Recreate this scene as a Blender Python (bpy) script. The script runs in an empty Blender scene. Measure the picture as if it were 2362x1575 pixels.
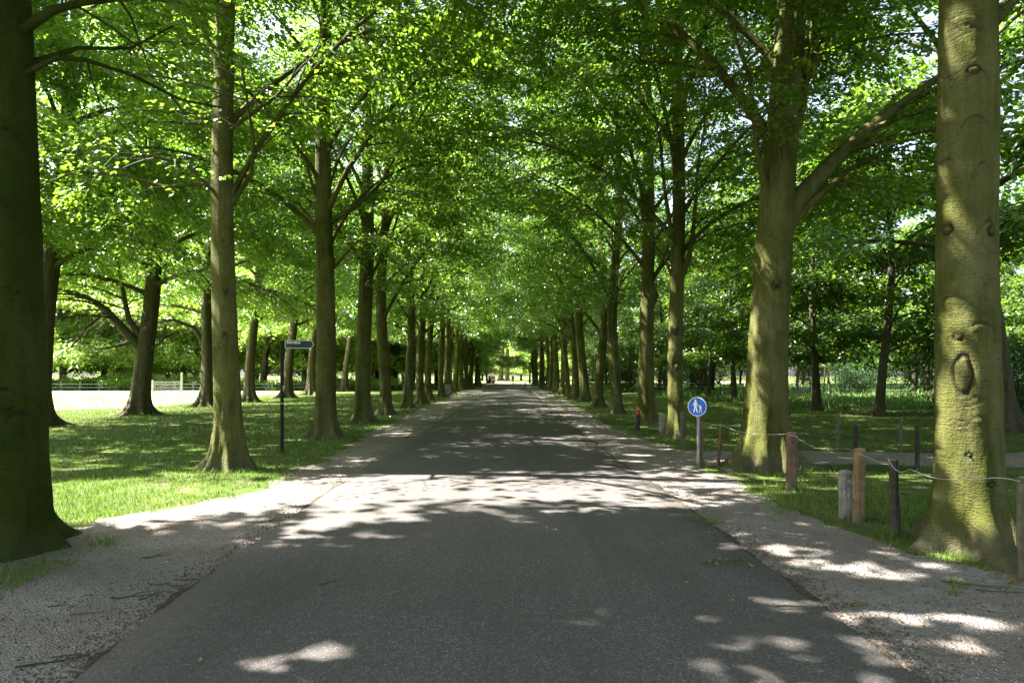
import bpy, math, random
import numpy as np

R = math.radians
sc = bpy.context.scene
col = sc.collection
rng = np.random.default_rng(7)
random.seed(7)

# ------------------------------------------------------------------ camera, light, exposure
F = 1575.0            # focal length in pixels of the 2362 px wide photograph
CAMH = 1.7
cam = bpy.data.cameras.new('camera')
cam.sensor_width = 36.0
cam.lens = 36.0 * F / 2362.0
cam.shift_x = (1181 - 1168) / 2362.0
cam.shift_y = (866 - 787.5) / 2362.0
cam.clip_start = 0.1
cam.clip_end = 3000
co = bpy.data.objects.new('camera', cam)
co.location = (0, 0, CAMH)
co.rotation_euler = (R(90), 0, 0)
col.objects.link(co)
sc.camera = co

SUN_AZ, SUN_EL = R(172), R(51)          # azimuth measured from +X towards +Y
S = np.array([math.cos(SUN_EL) * math.cos(SUN_AZ), math.cos(SUN_EL) * math.sin(SUN_AZ), math.sin(SUN_EL)])
world = bpy.data.worlds.new('World')
sc.world = world
world.use_nodes = True
wn = world.node_tree
wn.nodes.clear()
sky = wn.nodes.new('ShaderNodeTexSky')
sky.sky_type = 'NISHITA'
sky.sun_disc = False
sky.sun_elevation = SUN_EL
sky.sun_rotation = math.atan2(S[0], S[1])
sky.air_density = 1.0
sky.dust_density = 2.5
sky.ozone_density = 1.0
bg = wn.nodes.new('ShaderNodeBackground')
bg.inputs['Strength'].default_value = 0.06
wo = wn.nodes.new('ShaderNodeOutputWorld')
hs = wn.nodes.new('ShaderNodeHueSaturation')
hs.inputs['Saturation'].default_value = 0.68
wn.links.new(sky.outputs[0], hs.inputs['Color'])
wn.links.new(hs.outputs[0], bg.inputs['Color'])
wn.links.new(bg.outputs[0], wo.inputs['Surface'])

sun = bpy.data.lights.new('sun', 'SUN')
sun.energy = 5.0
sun.angle = R(0.53)
sun.color = (1.0, 0.945, 0.89)
so = bpy.data.objects.new('sun', sun)
import mathutils
so.rotation_euler = mathutils.Vector(S).to_track_quat('Z', 'Y').to_euler()
so.location = (-60, 40, 60)
col.objects.link(so)

sc.view_settings.view_transform = 'Standard'
sc.view_settings.look = 'None'
sc.view_settings.exposure = 3.25
sc.view_settings.gamma = 1
sc.view_settings.use_curve_mapping = False
sc.render.engine = 'CYCLES'
sc.cycles.max_bounces = 8
sc.cycles.diffuse_bounces = 6
sc.cycles.glossy_bounces = 2
sc.cycles.transmission_bounces = 4
sc.cycles.transparent_max_bounces = 4
sc.cycles.caustics_reflective = False
sc.cycles.caustics_refractive = False
sc.cycles.sample_clamp_indirect = 8.0
sc.cycles.use_denoising = True

# ------------------------------------------------------------------ small helpers
def vnoise(x, y, z=0.0, seed=0):
    """value noise in 0..1"""
    x, y, z = np.broadcast_arrays(np.asarray(x, float), np.asarray(y, float), np.asarray(z, float))
    xi, yi, zi = np.floor(x).astype(np.int64), np.floor(y).astype(np.int64), np.floor(z).astype(np.int64)
    fx, fy, fz = x - xi, y - yi, z - zi
    fx, fy, fz = fx * fx * (3 - 2 * fx), fy * fy * (3 - 2 * fy), fz * fz * (3 - 2 * fz)
    def h(a, b, c):
        n = (a * 73856093) ^ (b * 19349663) ^ (c * 83492791) ^ (seed * 2654435761)
        n = (n ^ (n >> 13)) * 1274126177 & 0xffffffff
        n = (n ^ (n >> 16)) * 2246822519 & 0xffffffff
        return ((n ^ (n >> 15)) & 0xffff) / 65535.0
    v = 0
    for a in (0, 1):
        for b in (0, 1):
            for c in (0, 1):
                v = v + h(xi + a, yi + b, zi + c) * (fx if a else 1 - fx) * (fy if b else 1 - fy) * (fz if c else 1 - fz)
    return v

def fbm(x, y, z=0.0, seed=0, o=3):
    s, a, t = 0, 1.0, 0
    for i in range(o):
        s = s + a * vnoise(np.asarray(x) * 2 ** i, np.asarray(y) * 2 ** i, np.asarray(z) * 2 ** i, seed + i * 17)
        t += a
        a *= .5
    return s / t

def unit(v):
    v = np.asarray(v, float)
    return v / np.maximum(np.linalg.norm(v, axis=-1, keepdims=True), 1e-9)

def mesh_np(name, V, Fc, mat=None, smooth=True, attrs=None):
    me = bpy.data.meshes.new(name)
    V = np.asarray(V, np.float32).reshape(-1, 3)
    Fc = np.asarray(Fc, np.int32)
    n, k = Fc.shape
    me.vertices.add(len(V))
    me.vertices.foreach_set('co', V.ravel())
    me.loops.add(n * k)
    me.loops.foreach_set('vertex_index', Fc.ravel())
    me.polygons.add(n)
    me.polygons.foreach_set('loop_start', np.arange(0, n * k, k, dtype=np.int32))
    me.polygons.foreach_set('use_smooth', np.full(n, smooth))
    for an, av in (attrs or {}).items():
        a = me.attributes.new(an, 'FLOAT', 'POINT')
        a.data.foreach_set('value', np.asarray(av, np.float32))
    me.update(calc_edges=True)
    if mat:
        me.materials.append(mat)
    return me

class Acc:
    """collects quad geometry"""
    def __init__(s):
        s.V, s.F, s.n = [], [], 0
    def add(s, V, Fq):
        V = np.asarray(V, float).reshape(-1, 3)
        s.V.append(V)
        s.F.append(np.asarray(Fq, np.int64).reshape(-1, 4) + s.n)
        s.n += len(V)
    def tube(s, pts, rad, k=6, cap=False):
        pts = np.asarray(pts, float)
        rad = np.broadcast_to(np.asarray(rad, float), (len(pts),))
        t = unit(np.gradient(pts, axis=0))
        ref = np.array([1., 0, 0]) if abs(t[0, 2]) > .8 else np.array([0, 0, 1.])
        if abs(np.dot(t[-1], ref)) > .95 or abs(np.dot(t[0], ref)) > .95:
            ref = unit(np.array([.6, .8, .05]))
        u = unit(np.cross(t, ref))
        v = np.cross(t, u)
        a = np.arange(k) / k * 2 * math.pi
        P = pts[:, None, :] + rad[:, None, None] * (u[:, None, :] * np.cos(a)[None, :, None] + v[:, None, :] * np.sin(a)[None, :, None])
        n = len(pts)
        i, j = np.meshgrid(np.arange(n - 1), np.arange(k), indexing='ij')
        q = np.stack([i * k + j, i * k + (j + 1) % k, (i + 1) * k + (j + 1) % k, (i + 1) * k + j], -1).reshape(-1, 4)
        s.add(P.reshape(-1, 3), q)
        if cap:
            for r in (0, n - 1):
                c = s.n
                s.add(np.concatenate([P[r], pts[r][None]]), [[j, (j + 1) % k, k, k] for j in range(0)] or np.zeros((0, 4)))
                m = k // 2
                s.F.append(np.array([[c + k, c + 2 * j, c + (2 * j + 1) % k, c + (2 * j + 2) % k] for j in range(m)]))
    def box(s, c, d, rz=0):
        c, d = np.array(c, float), np.array(d, float) / 2
        P = np.array([[x, y, z] for z in (-1, 1) for y in (-1, 1) for x in (-1, 1)]) * d
        ca, sa = math.cos(rz), math.sin(rz)
        P = np.stack([P[:, 0] * ca - P[:, 1] * sa, P[:, 0] * sa + P[:, 1] * ca, P[:, 2]], -1) + c
        s.add(P, [[0, 2, 3, 1], [4, 5, 7, 6], [0, 1, 5, 4], [2, 6, 7, 3], [0, 4, 6, 2], [1, 3, 7, 5]])
    def mesh(s, name, mat, smooth=True):
        return mesh_np(name, np.concatenate(s.V), np.concatenate(s.F), mat, smooth)

def obj(name, me, parent=None, loc=(0, 0, 0), rz=0, **kw):
    o = bpy.data.objects.new(name, me)
    o.location = loc
    o.rotation_euler = (0, 0, rz)
    if parent is not None:
        o.parent = parent
    for k, v in kw.items():
        if v is not None:
            o[k] = v
    col.objects.link(o)
    return o

def thing(name, label, cat, loc=(0, 0, 0), rz=0, group=None, me=None, scale=1.0):
    o = obj(name, me, None, loc, rz, label=label, category=cat, group=group)
    o.scale = (scale,) * 3
    return o

# ------------------------------------------------------------------ materials
class N:
    """terse node graph"""
    def __init__(s, name):
        s.m = bpy.data.materials.new(name)
        s.m.use_nodes = True
        s.t = s.m.node_tree
        s.t.nodes.clear()
        s.out = s.t.nodes.new('ShaderNodeOutputMaterial')
    def n(s, typ, ins=None, **props):
        nd = s.t.nodes.new('ShaderNode' + typ)
        for k, v in props.items():
            setattr(nd, k, v)
        for k, v in (ins or {}).items():
            if isinstance(v, bpy.types.NodeSocket):
                s.t.links.new(v, nd.inputs[k])
            else:
                nd.inputs[k].default_value = v
        return nd
    def noise(s, vec, scale, detail=4, rough=.55, **kw):
        return s.n('TexNoise', {'Vector': vec, 'Scale': scale, 'Detail': detail, 'Roughness': rough, **kw}).outputs[0]
    def ramp(s, fac, stops):
        nd = s.n('ValToRGB', {'Fac': fac})
        el = nd.color_ramp.elements
        while len(el) < len(stops):
            el.new(.5)
        for e, (p, c) in zip(el, stops):
            e.position = p
            e.color = (*c, 1) if len(c) == 3 else c
        return nd.outputs[0]
    def mix(s, f, a, b, mode='MIX'):
        nd = s.n('Mix', None, data_type='RGBA', blend_type=mode)
        for i, v in ((0, f), (6, a), (7, b)):
            if isinstance(v, bpy.types.NodeSocket):
                s.t.links.new(v, nd.inputs[i])
            else:
                nd.inputs[i].default_value = v if i == 0 else (*v, 1)
        return nd.outputs[2]
    def math(s, op, a, b=0.0, clamp=False):
        nd = s.n('Math', None, operation=op, use_clamp=clamp)
        for i, v in ((0, a), (1, b)):
            if isinstance(v, bpy.types.NodeSocket):
                s.t.links.new(v, nd.inputs[i])
            else:
                nd.inputs[i].default_value = v
        return nd.outputs[0]
    def pos(s, world=False):
        if world:
            return s.n('NewGeometry').outputs['Position']
        return s.n('TexCoord').outputs['Object']
    def scaled(s, vec, sc_):
        return s.n('Mapping', {'Vector': vec, 'Scale': sc_}).outputs[0]
    def surface(s, c, rough=.9, bump=None, bstr=.5, bdist=.02, spec=.3, metal=0.0):
        ins = {'Base Color': c if isinstance(c, bpy.types.NodeSocket) else (*c, 1), 'Roughness': rough, 'Specular IOR Level': spec, 'Metallic': metal}
        if bump is not None:
            ins['Normal'] = s.n('Bump', {'Height': bump, 'Strength': bstr, 'Distance': bdist}).outputs[0]
        p = s.n('BsdfPrincipled', ins)
        s.t.links.new(p.outputs[0], s.out.inputs[0])
        return s.m

def leaf_mat(name, dark, light, trans, gloss=.06, tw=.5):
    g = N(name)
    geo = g.n('NewGeometry')
    rnd = geo.outputs['Random Per Island']
    big = g.noise(geo.outputs['Position'], .35, 2)
    f = g.math('ADD', g.math('MULTIPLY', rnd, .6), g.math('MULTIPLY', g.math('SUBTRACT', big, .3), .9), True)
    c = g.mix(f, dark, light)
    tc = g.mix(f, tuple(v * .75 for v in trans), trans)
    d = g.n('BsdfDiffuse', {'Color': c})
    t = g.n('BsdfTranslucent', {'Color': tc})
    m = g.n('MixShader', {0: tw, 1: d.outputs[0], 2: t.outputs[0]})
    gl = g.n('BsdfGlossy', {'Color': (.9, .95, .9, 1), 'Roughness': .38})
    fr = g.n('Fresnel', {'IOR': 1.42})
    m2 = g.n('MixShader', {0: g.math('MULTIPLY', fr.outputs[0], gloss * 4, True), 1: m.outputs[0], 2: gl.outputs[0]})
    g.t.links.new(m2.outputs[0], g.out.inputs[0])
    return g.m

M = {}
M['leaf'] = leaf_mat('beech_leaf', (.050, .105, .008), (.125, .20, .020), (.27, .48, .034), .05)
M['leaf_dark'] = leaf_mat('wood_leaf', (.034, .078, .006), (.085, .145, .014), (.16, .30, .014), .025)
M['leaf_oak'] = leaf_mat('oak_leaf', (.065, .13, .010), (.15, .25, .032), (.32, .55, .05), .05)
M['leaf_glare'] = leaf_mat('glare_leaf', (.12, .19, .02), (.20, .30, .06), (.46, .68, .11), .02, .55)  # glare off the open field put into a lighter, more translucent leaf colour
M['leaf_blue'] = leaf_mat('holly_leaf', (.018, .048, .016), (.05, .10, .036), (.05, .12, .02), .015, .25)
M['blade'] = leaf_mat('grass_blade', (.070, .135, .016), (.17, .215, .055), (.14, .25, .03), .03, .35)
M['blade_pale'] = leaf_mat('meadow_blade', (.075, .14, .035), (.16, .24, .075), (.13, .26, .05), .03, .3)

def beech_bark(name, gr=0.0, k=1.0):
    g = N(name)
    p = g.pos()
    n1 = g.noise(p, 1.3, 5, .6)
    c = g.ramp(n1, [(.28, (.034, .044, .007)), (.48, (.078, .082, .020)), (.62, (.112, .107, .040)), (.8, (.15, .14, .042))])
    n2 = g.noise(g.scaled(p, (2.2, 2.2, .35)), 2.0, 4)
    c = g.mix(g.ramp(n2, [(.48, (0, 0, 0)), (.66, (.7, .7, .7))]), c, (.128 + gr, .126 + gr, .055 + gr))
    n3 = g.noise(g.scaled(p, (5, 5, .5)), 3.0, 3)
    c = g.mix(g.math('MULTIPLY', g.ramp(n3, [(.5, (0, 0, 0)), (.7, (1, 1, 1))]), .55), c, (.045, .058, .008))
    sp = g.noise(p, 29, 3, .7)
    c = g.mix(g.math('MULTIPLY', g.ramp(sp, [(.68, (0, 0, 0)), (.74, (1, 1, 1))]), .45), c, (.20, .20, .15))
    c = g.mix(g.math('MULTIPLY', g.ramp(g.noise(g.scaled(p, (1, 1, 2.2)), 17, 5, .7), [(.34, (1, 1, 1)), (.44, (0, 0, 0))]), .7), c, (.035, .033, .018))
    # grey splashed soil colour at the foot
    z = g.n('SeparateXYZ', {0: p}).outputs[2]
    low = g.math('MULTIPLY', g.math('SUBTRACT', .55, g.math('ADD', z, g.math('MULTIPLY', g.noise(p, 6, 4), .4)), True), 2.2, True)
    c = g.mix(low, c, (.10, .088, .062))
    sc_ = g.n('Attribute', None, attribute_name='scar').outputs['Fac']
    c = g.mix(g.math('MULTIPLY', sc_, 1.1, True), c, (.028, .026, .016))
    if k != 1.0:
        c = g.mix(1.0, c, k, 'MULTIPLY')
    wav = g.n('TexWave', {'Vector': g.scaled(p, (.3, .3, 1)), 'Scale': 9.0, 'Distortion': 14.0, 'Detail': 5, 'Detail Scale': 1.6}, bands_direction='Z').outputs[1]
    h = g.math('ADD', g.math('ADD', g.math('MULTIPLY', wav, .16), g.noise(p, 45, 5, .65)), g.math('MULTIPLY', g.noise(g.scaled(p, (1, 1, .25)), 9, 5, .7), 1.6))
    return g.surface(c, .85, h, .9, .02, .07)

def rough_bark(name, a, b):
    g = N(name)
    p = g.pos()
    v = g.noise(g.scaled(p, (9, 9, 1.3)), 2.0, 6, .65)
    c = g.ramp(v, [(.3, a), (.62, b)])
    c = g.mix(g.math('MULTIPLY', g.ramp(g.noise(p, 1.2, 4), [(.4, (0, 0, 0)), (.6, (1, 1, 1))]), .5), c, (.06, .075, .025))
    return g.surface(c, .95, v, .9, .06, .15)

M['beech_bark'] = beech_bark('beech_bark')
M['beech_bark_grey'] = beech_bark('beech_bark_grey', .06)
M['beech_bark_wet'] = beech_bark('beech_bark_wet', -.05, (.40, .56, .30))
M['oak_bark'] = rough_bark('oak_bark', (.030, .024, .016), (.115, .095, .062))
M['wood_bark'] = rough_bark('wood_bark', (.02, .018, .012), (.075, .065, .042))
g = N('twig_bark')
M['twig'] = g.surface(g.ramp(g.noise(g.pos(), 3, 3), [(.3, (.028, .028, .014)), (.7, (.085, .082, .045))]), .9)

# asphalt: dark binder, pale chippings, patches
g = N('asphalt'); p = g.pos(True)
vo = g.n('TexVoronoi', {'Vector': p, 'Scale': 95.0, 'Randomness': 1.0})
chip = g.ramp(vo.outputs['Color'], [(.0, (.058, .052, .048)), (.62, (.112, .102, .096)), (.80, (.19, .175, .160)), (.93, (.34, .315, .285))])
c = g.mix(.35, chip, g.ramp(g.noise(p, 60, 3), [(.3, (.058, .053, .047)), (.7, (.165, .150, .138))]))
c = g.mix(g.math('MULTIPLY', g.ramp(g.noise(p, .7, 5), [(.35, (0, 0, 0)), (.7, (1, 1, 1))]), .45), c, (.084, .078, .070))
streak = g.noise(g.scaled(p, (1.6, .12, 1)), 1.0, 5, .6)
c = g.mix(g.math('MULTIPLY', g.ramp(streak, [(.38, (1, 1, 1)), (.55, (0, 0, 0))]), .30), c, (.062, .062, .052))
vc = g.n('TexVoronoi', {'Vector': g.n('VectorMath', {0: p, 1: g.n('TexNoise', {'Vector': p, 'Scale': 2.0, 'Detail': 5}).outputs['Color']}, operation='ADD').outputs[0], 'Scale': .32}, feature='DISTANCE_TO_EDGE')
crack = g.math('MULTIPLY', g.ramp(vc.outputs[0], [(.0, (1, 1, 1)), (.004, (0, 0, 0))]), g.ramp(g.noise(p, .4, 3), [(.5, (0, 0, 0)), (.6, (1, 1, 1))]))
c = g.mix(g.math('MULTIPLY', crack, .75), c, (.03, .03, .025))
x = g.n('SeparateXYZ', {0: p}).outputs[0]
edge = g.math('MULTIPLY', g.math('SUBTRACT', g.math('ABSOLUTE', g.math('ADD', x, .05)), 1.9, True), 1.1, True)
edge = g.math('MULTIPLY', edge, g.ramp(g.noise(p, 3.5, 5), [(.4, (0, 0, 0)), (.65, (1, 1, 1))]))
c = g.mix(g.math('MULTIPLY', edge, .7), c, (.115, .10, .078))
M['asphalt'] = g.surface(c, .92, g.math('ADD', vo.outputs['Distance'], g.noise(p, 160, 2)), .8, .006, .12)

# gravel verge
def gravelly(name, a, b, soil, amt, scale=55):
    g = N(name); p = g.pos(True)
    vo = g.n('TexVoronoi', {'Vector': p, 'Scale': scale, 'Randomness': 1.0})
    c = g.ramp(vo.outputs['Color'], [(.0, a), (.55, tuple((x + y) / 2 for x, y in zip(a, b))), (.9, b)])
    c = g.mix(g.math('MULTIPLY', g.ramp(g.noise(p, 1.1, 6, .65), [(.36, (0, 0, 0)), (.62, (1, 1, 1))]), amt), c, soil)
    c = g.mix(g.math('MULTIPLY', g.ramp(g.noise(p, 17, 4), [(.58, (0, 0, 0)), (.66, (1, 1, 1))]), .45), c, (.05, .04, .028))
    h = g.math('ADD', vo.outputs['Distance'], g.math('MULTIPLY', g.noise(p, 9, 5), 3.0))
    return g.surface(c, .95, h, 1.0, .018, .1)
M['gravel'] = gravelly('gravel', (.16, .148, .13), (.33, .308, .28), (.185, .15, .125), .8)
M['path'] = gravelly('path_dirt', (.14, .12, .10), (.34, .30, .265), (.20, .165, .14), .8, 30)
M['debris'] = gravelly('edge_debris', (.035, .029, .021), (.12, .10, .078), (.07, .056, .038), .6, 40)

# lawn soil with thin turf
g = N('turf'); p = g.pos(True)
n1 = g.noise(p, .45, 6, .6)
c = g.ramp(n1, [(.30, (.045, .080, .014)), (.52, (.085, .12, .025)), (.72, (.15, .16, .06))])
c = g.mix(g.math('MULTIPLY', g.ramp(g.noise(p, 1.6, 5), [(.52, (0, 0, 0)), (.66, (1, 1, 1))]), .75), c, (.105, .085, .055))
c = g.mix(g.ramp(g.noise(p, 28, 4), [(.35, (.35, .35, .35)), (.6, (0, 0, 0))]), c, (.03, .045, .012))
M['turf'] = g.surface(c, .95, g.noise(p, 40, 5), 1.0, .03, .1)
g = N('hay_meadow'); p = g.pos(True)
c = g.ramp(g.noise(p, .6, 5), [(.3, (.26, .27, .10)), (.7, (.42, .39, .20))])
M['meadow'] = g.surface(c, .95, g.noise(p, 12, 4), .8, .03, .1)

def plain(name, c, rough=.6, var=.25, metal=0.0, scale=8, spec=.4):
    g = N(name)
    cc = g.mix(g.noise(g.pos(), scale, 4), tuple(v * (1 - var) for v in c), tuple(min(1, v * (1 + var)) for v in c))
    return g.surface(cc, rough, g.noise(g.pos(), 60, 3), .1, .003, spec, metal)
def post_wood(name, a, b, green=.0):
    g = N(name); p = g.pos()
    v = g.noise(g.scaled(p, (40, 40, 1.6)), 1.0, 5, .6)
    c = g.ramp(v, [(.3, a), (.7, b)])
    c = g.mix(g.math('MULTIPLY', g.ramp(g.noise(p, 9, 4), [(.42, (0, 0, 0)), (.6, (1, 1, 1))]), .45), c, tuple(x * .45 for x in a))
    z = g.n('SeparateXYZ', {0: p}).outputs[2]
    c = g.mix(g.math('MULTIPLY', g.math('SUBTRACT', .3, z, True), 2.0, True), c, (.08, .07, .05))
    return g.surface(c, .85, v, .7, .008, .2)
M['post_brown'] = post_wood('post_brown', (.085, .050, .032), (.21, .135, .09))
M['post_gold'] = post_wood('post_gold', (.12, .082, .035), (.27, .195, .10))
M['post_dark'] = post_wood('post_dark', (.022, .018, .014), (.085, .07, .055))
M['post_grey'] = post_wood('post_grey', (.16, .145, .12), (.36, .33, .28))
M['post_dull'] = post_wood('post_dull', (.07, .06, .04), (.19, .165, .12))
M['post_white'] = plain('weathered_white_wood', (.27, .28, .26), .8)
M['endgrain'] = plain('end_grain', (.38, .29, .15), .85)
M['galv'] = plain('galvanised_steel', (.26, .26, .25), .6, .25, .3)
M['wire'] = plain('wire', (.55, .57, .58), .4, .1, .5)
M['green_steel'] = plain('dark_green_steel', (.012, .020, .011), .75, .2, 0, 8, .15)
M['sign_black'] = plain('sign_black', (.012, .020, .016), .45, .2)
M['white'] = plain('white_paint', (.78, .79, .78), .5, .05)
M['blue'] = plain('sign_blue', (.012, .095, .42), .35, .12)
M['blue_dark'] = plain('sign_rim', (.008, .03, .14), .4, .2)
M['black'] = plain('black_plastic', (.012, .012, .013), .5)
M['red'] = plain('red_paint', (.42, .03, .02), .5)
M['orange'] = plain('orange_reflector', (.75, .22, .03), .4)
M['grey'] = plain('grey_metal', (.22, .23, .24), .5)
M['skin'] = plain('skin', (.45, .27, .19), .6, .05)
M['hair'] = plain('hair', (.05, .035, .02), .7)
M['jacket_red'] = plain('red_jacket', (.42, .02, .035), .8)
M['jacket_dark'] = plain('dark_jacket', (.035, .012, .016), .8)
M['jacket_olive'] = plain('olive_jacket', (.13, .145, .10), .85)
M['denim'] = plain('trousers', (.30, .27, .24), .85)
M['hedge_core'] = plain('hedge_core', (.02, .03, .012), .9)
M['roof'] = plain('roof_tile', (.16, .13, .12), .8)
M['render'] = plain('pale_render', (.55, .52, .47), .8)
M['glass'] = plain('dark_glass', (.03, .035, .04), .1)

# ------------------------------------------------------------------ ground
def clip_lerp(y, pts):
    a = np.array(pts, float)
    return np.interp(y, a[:, 0], a[:, 1])

LE = [(-8, -2.4), (3, -2.35), (4.2, -2.41), (5, -2.48), (6.1, -2.54), (11, -2.56), (20, -2.72), (60, -2.75), (120, -2.8), (136, -2.8)]   # asphalt edges
RE = [(-8, 2.3), (3, 2.26), (5, 2.29), (9, 2.30), (13.4, 2.17), (20, 2.21), (60, 2.45), (120, 2.7), (136, 2.8)]
LG = [(-8, -9), (6.9, -9), (7.2, -5.7), (7.6, -5.0), (8.1, -4.75), (8.6, -4.45), (9.4, -4.0), (10.1, -3.65), (14, -3.7), (20, -4.05), (34, -4.45), (80, -4.3), (136, -3.6)]   # outer edge of left verge
RG = [(-8, 9), (4.6, 8.5), (5.4, 5.6), (5.9, 4.25), (6.8, 3.85), (8.3, 3.55), (11.2, 3.75), (12.2, 3.35), (14, 3.7), (17, 3.8), (22, 3.45), (34, 3.9), (80, 4.1), (136, 3.6)]

def rows(y0, y1, s0):
    ys = [y0]
    while ys[-1] < y1:
        ys.append(ys[-1] + max(s0, abs(ys[-1]) * .012))
    ys[-1] = y1
    return np.array(ys)

def strip(name, left, right, y0, y1, z, mat, jag=.08, nx=10, s0=.08, seed=3, skirt=0.0, crown=0.0, js=(1, 1), **kw):
    ys = rows(y0, y1, s0)
    xl = (clip_lerp(ys, left) if isinstance(left, list) else left(ys)) + js[0] * jag * (fbm(ys * 1.7, 0, 0, seed, 4) - .5) * 2
    xr = (clip_lerp(ys, right) if isinstance(right, list) else right(ys)) + js[1] * jag * (fbm(ys * 1.7, 9.3, 0, seed + 5, 4) - .5) * 2
    t = np.linspace(0, 1, nx)
    X = xl[:, None] * (1 - t) + xr[:, None] * t
    Y = np.repeat(ys[:, None], nx, 1)
    Z = np.full_like(X, z) + crown * (1 - (2 * t - 1) ** 2)[None]
    if skirt:
        X = np.concatenate([xl[:, None] - .02, X, xr[:, None] + .02], 1)
        Y = np.concatenate([ys[:, None], Y, ys[:, None]], 1)
        Z = np.concatenate([Z[:, :1] - skirt, Z, Z[:, -1:] - skirt], 1)
        nx += 2
    V = np.stack([X, Y, Z], -1).reshape(-1, 3)
    i, j = np.meshgrid(np.arange(len(ys) - 1), np.arange(nx - 1), indexing='ij')
    q = np.stack([i * nx + j, i * nx + j + 1, (i + 1) * nx + j + 1, (i + 1) * nx + j], -1).reshape(-1, 4)
    return obj(name, mesh_np(name, V, q, mat, True), **kw)

me = mesh_np('ground', [[-900, -40, 0], [900, -40, 0], [900, 1500, 0], [-900, 1500, 0]], [[0, 1, 2, 3]], M['turf'])
obj('ground', me, kind='structure')
# sunlit dry meadow beyond the second tree row, and the one past the end of the avenue
def meadow_edge(ys):
    return -19.0 - .0 * ys
me = mesh_np('meadow', [[-400, 30, .004], [-26, 30, .004], [-19.5, 36, .004], [-19.5, 45, .004], [-21, 62, .004], [-22, 76, .004], [-60, 77, .004], [-400, 77, .004]], [[0, 1, 2, 3, 4, 5, 6, 7]], M['meadow'])
obj('meadow', me, kind='structure')
me = mesh_np('clearing_ground', [[-60, 150, .004], [60, 150, .004], [70, 205, .004], [-70, 205, .004]], [[0, 1, 2, 3]], M['meadow'])
obj('clearing_ground', me, kind='structure')
strip('verge', lambda y: clip_lerp(y, LG), lambda y: clip_lerp(y, LE) + .1, -8, 136, .006, M['gravel'], .40, 12, seed=4, js=(1, 0), kind='structure')
strip('verge', lambda y: clip_lerp(y, RE) - .1, lambda y: clip_lerp(y, RG), -8, 136, .006, M['gravel'], .34, 12, seed=9, js=(0, 1), kind='structure')
strip('edge_litter', lambda y: clip_lerp(y, LE) - .02, lambda y: clip_lerp(y, LE) + .1, -8, 136, .013, M['debris'], .13, 4, .03, seed=21, js=(1, 0), kind='structure')
strip('edge_litter', lambda y: clip_lerp(y, RE) - .1, lambda y: clip_lerp(y, RE) + .05, -8, 136, .013, M['debris'], .13, 4, .03, seed=27, js=(0, 1), kind='structure')
strip('road', LE, RE, -8, 136, .020, M['asphalt'], .035, 12, .05, seed=31, skirt=.02, crown=.02, kind='structure')
# cross drive at the end
me = mesh_np('cross_road', [[-60, 136, .012], [60, 136, .012], [60, 149, .012], [-60, 149, .012]], [[0, 1, 2, 3]], M['path'])
obj('cross_road', me, kind='structure')
# side path leaving to the right
xs = np.concatenate([np.arange(3.2, 12, .15), np.arange(12, 46, .5)])
pa = 12.85 + .3 * np.sin(xs * .4) + .5 * (fbm(xs * 1.3, 0, 0, 5) - .5) - np.maximum(0, 1.0 - (xs - 3.2)) * .8
pb = 15.25 + .25 * np.sin(xs * .33 + 1) + .5 * (fbm(xs * 1.3, 7, 0, 5) - .5) + np.maximum(0, 1.0 - (xs - 3.2)) * 1.4
t = np.linspace(0, 1, 6)
V = np.stack([np.repeat(xs[:, None], 6, 1), pa[:, None] * (1 - t) + pb[:, None] * t, np.full((len(xs), 6), .010)], -1)
i, j = np.meshgrid(np.arange(len(xs) - 1), np.arange(5), indexing='ij')
q = np.stack([i * 6 + j, (i + 1) * 6 + j, (i + 1) * 6 + j + 1, i * 6 + j + 1], -1).reshape(-1, 4)
obj('side_path', mesh_np('side_path', V, q, M['path'], True), kind='structure')

# ------------------------------------------------------------------ sun gaps in the canopy (ground/trunk points that catch the sun)
BEAMS = []   # (x, y, z, radius)
def beam(px, py, r, d=None):
    if d is None:
        r = r * ((.72 if px < 950 else .5) if py > 1280 else .8)
        d = F * CAMH / (py - 866)
        BEAMS.append(((px - 1168) / F * d, d, 0.0, r))
    else:
        BEAMS.append(((px - 1168) / F * d, d, CAMH + (866 - py) / F * d, r * 1.25))
# foreground patches
for b in [(440, 1465, .16), (370, 1450, .07), (560, 1545, .16), (660, 1530, .17), (760, 1510, .17), (830, 1500, .12), (700, 1560, .15), (900, 1540, .08),
          (1500, 1347, .10), (1440, 1340, .05), (1560, 1330, .08), (1620, 1325, .08), (1700, 1325, .10), (1740, 1345, .10),
          (1690, 1380, .12), (1770, 1395, .10), (1830, 1500, .12), (1700, 1548, .20), (1900, 1300, .12), (1960, 1310, .1), (2040, 1335, .12),
          (2100, 1415, .12), (2020, 1430, .07), (2160, 1390, .10), (2010, 1305, .08), (2110, 1370, .1), (2210, 1440, .08), (2280, 1420, .1), (2250, 1350, .12), (2330, 1370, .1),
          (1830, 1240, .12), (1900, 1215, .1), (1750, 1235, .10), (1700, 1250, .1), (1950, 1265, .1), (1840, 1275, .1), (1640, 1260, .08),
          (1530, 1230, .08), (1400, 1265, .05), (1330, 1235, .05), (1260, 1233, .04), (1130, 1232, .08), (850, 1250, .08), (730, 1275, .1), (680, 1250, .06),
          (430, 1290, .07), (280, 1308, .09), (150, 1300, .12), (120, 1355, .12), (430, 1230, .08), (240, 1245, .1)]:
    beam(*b)
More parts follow.
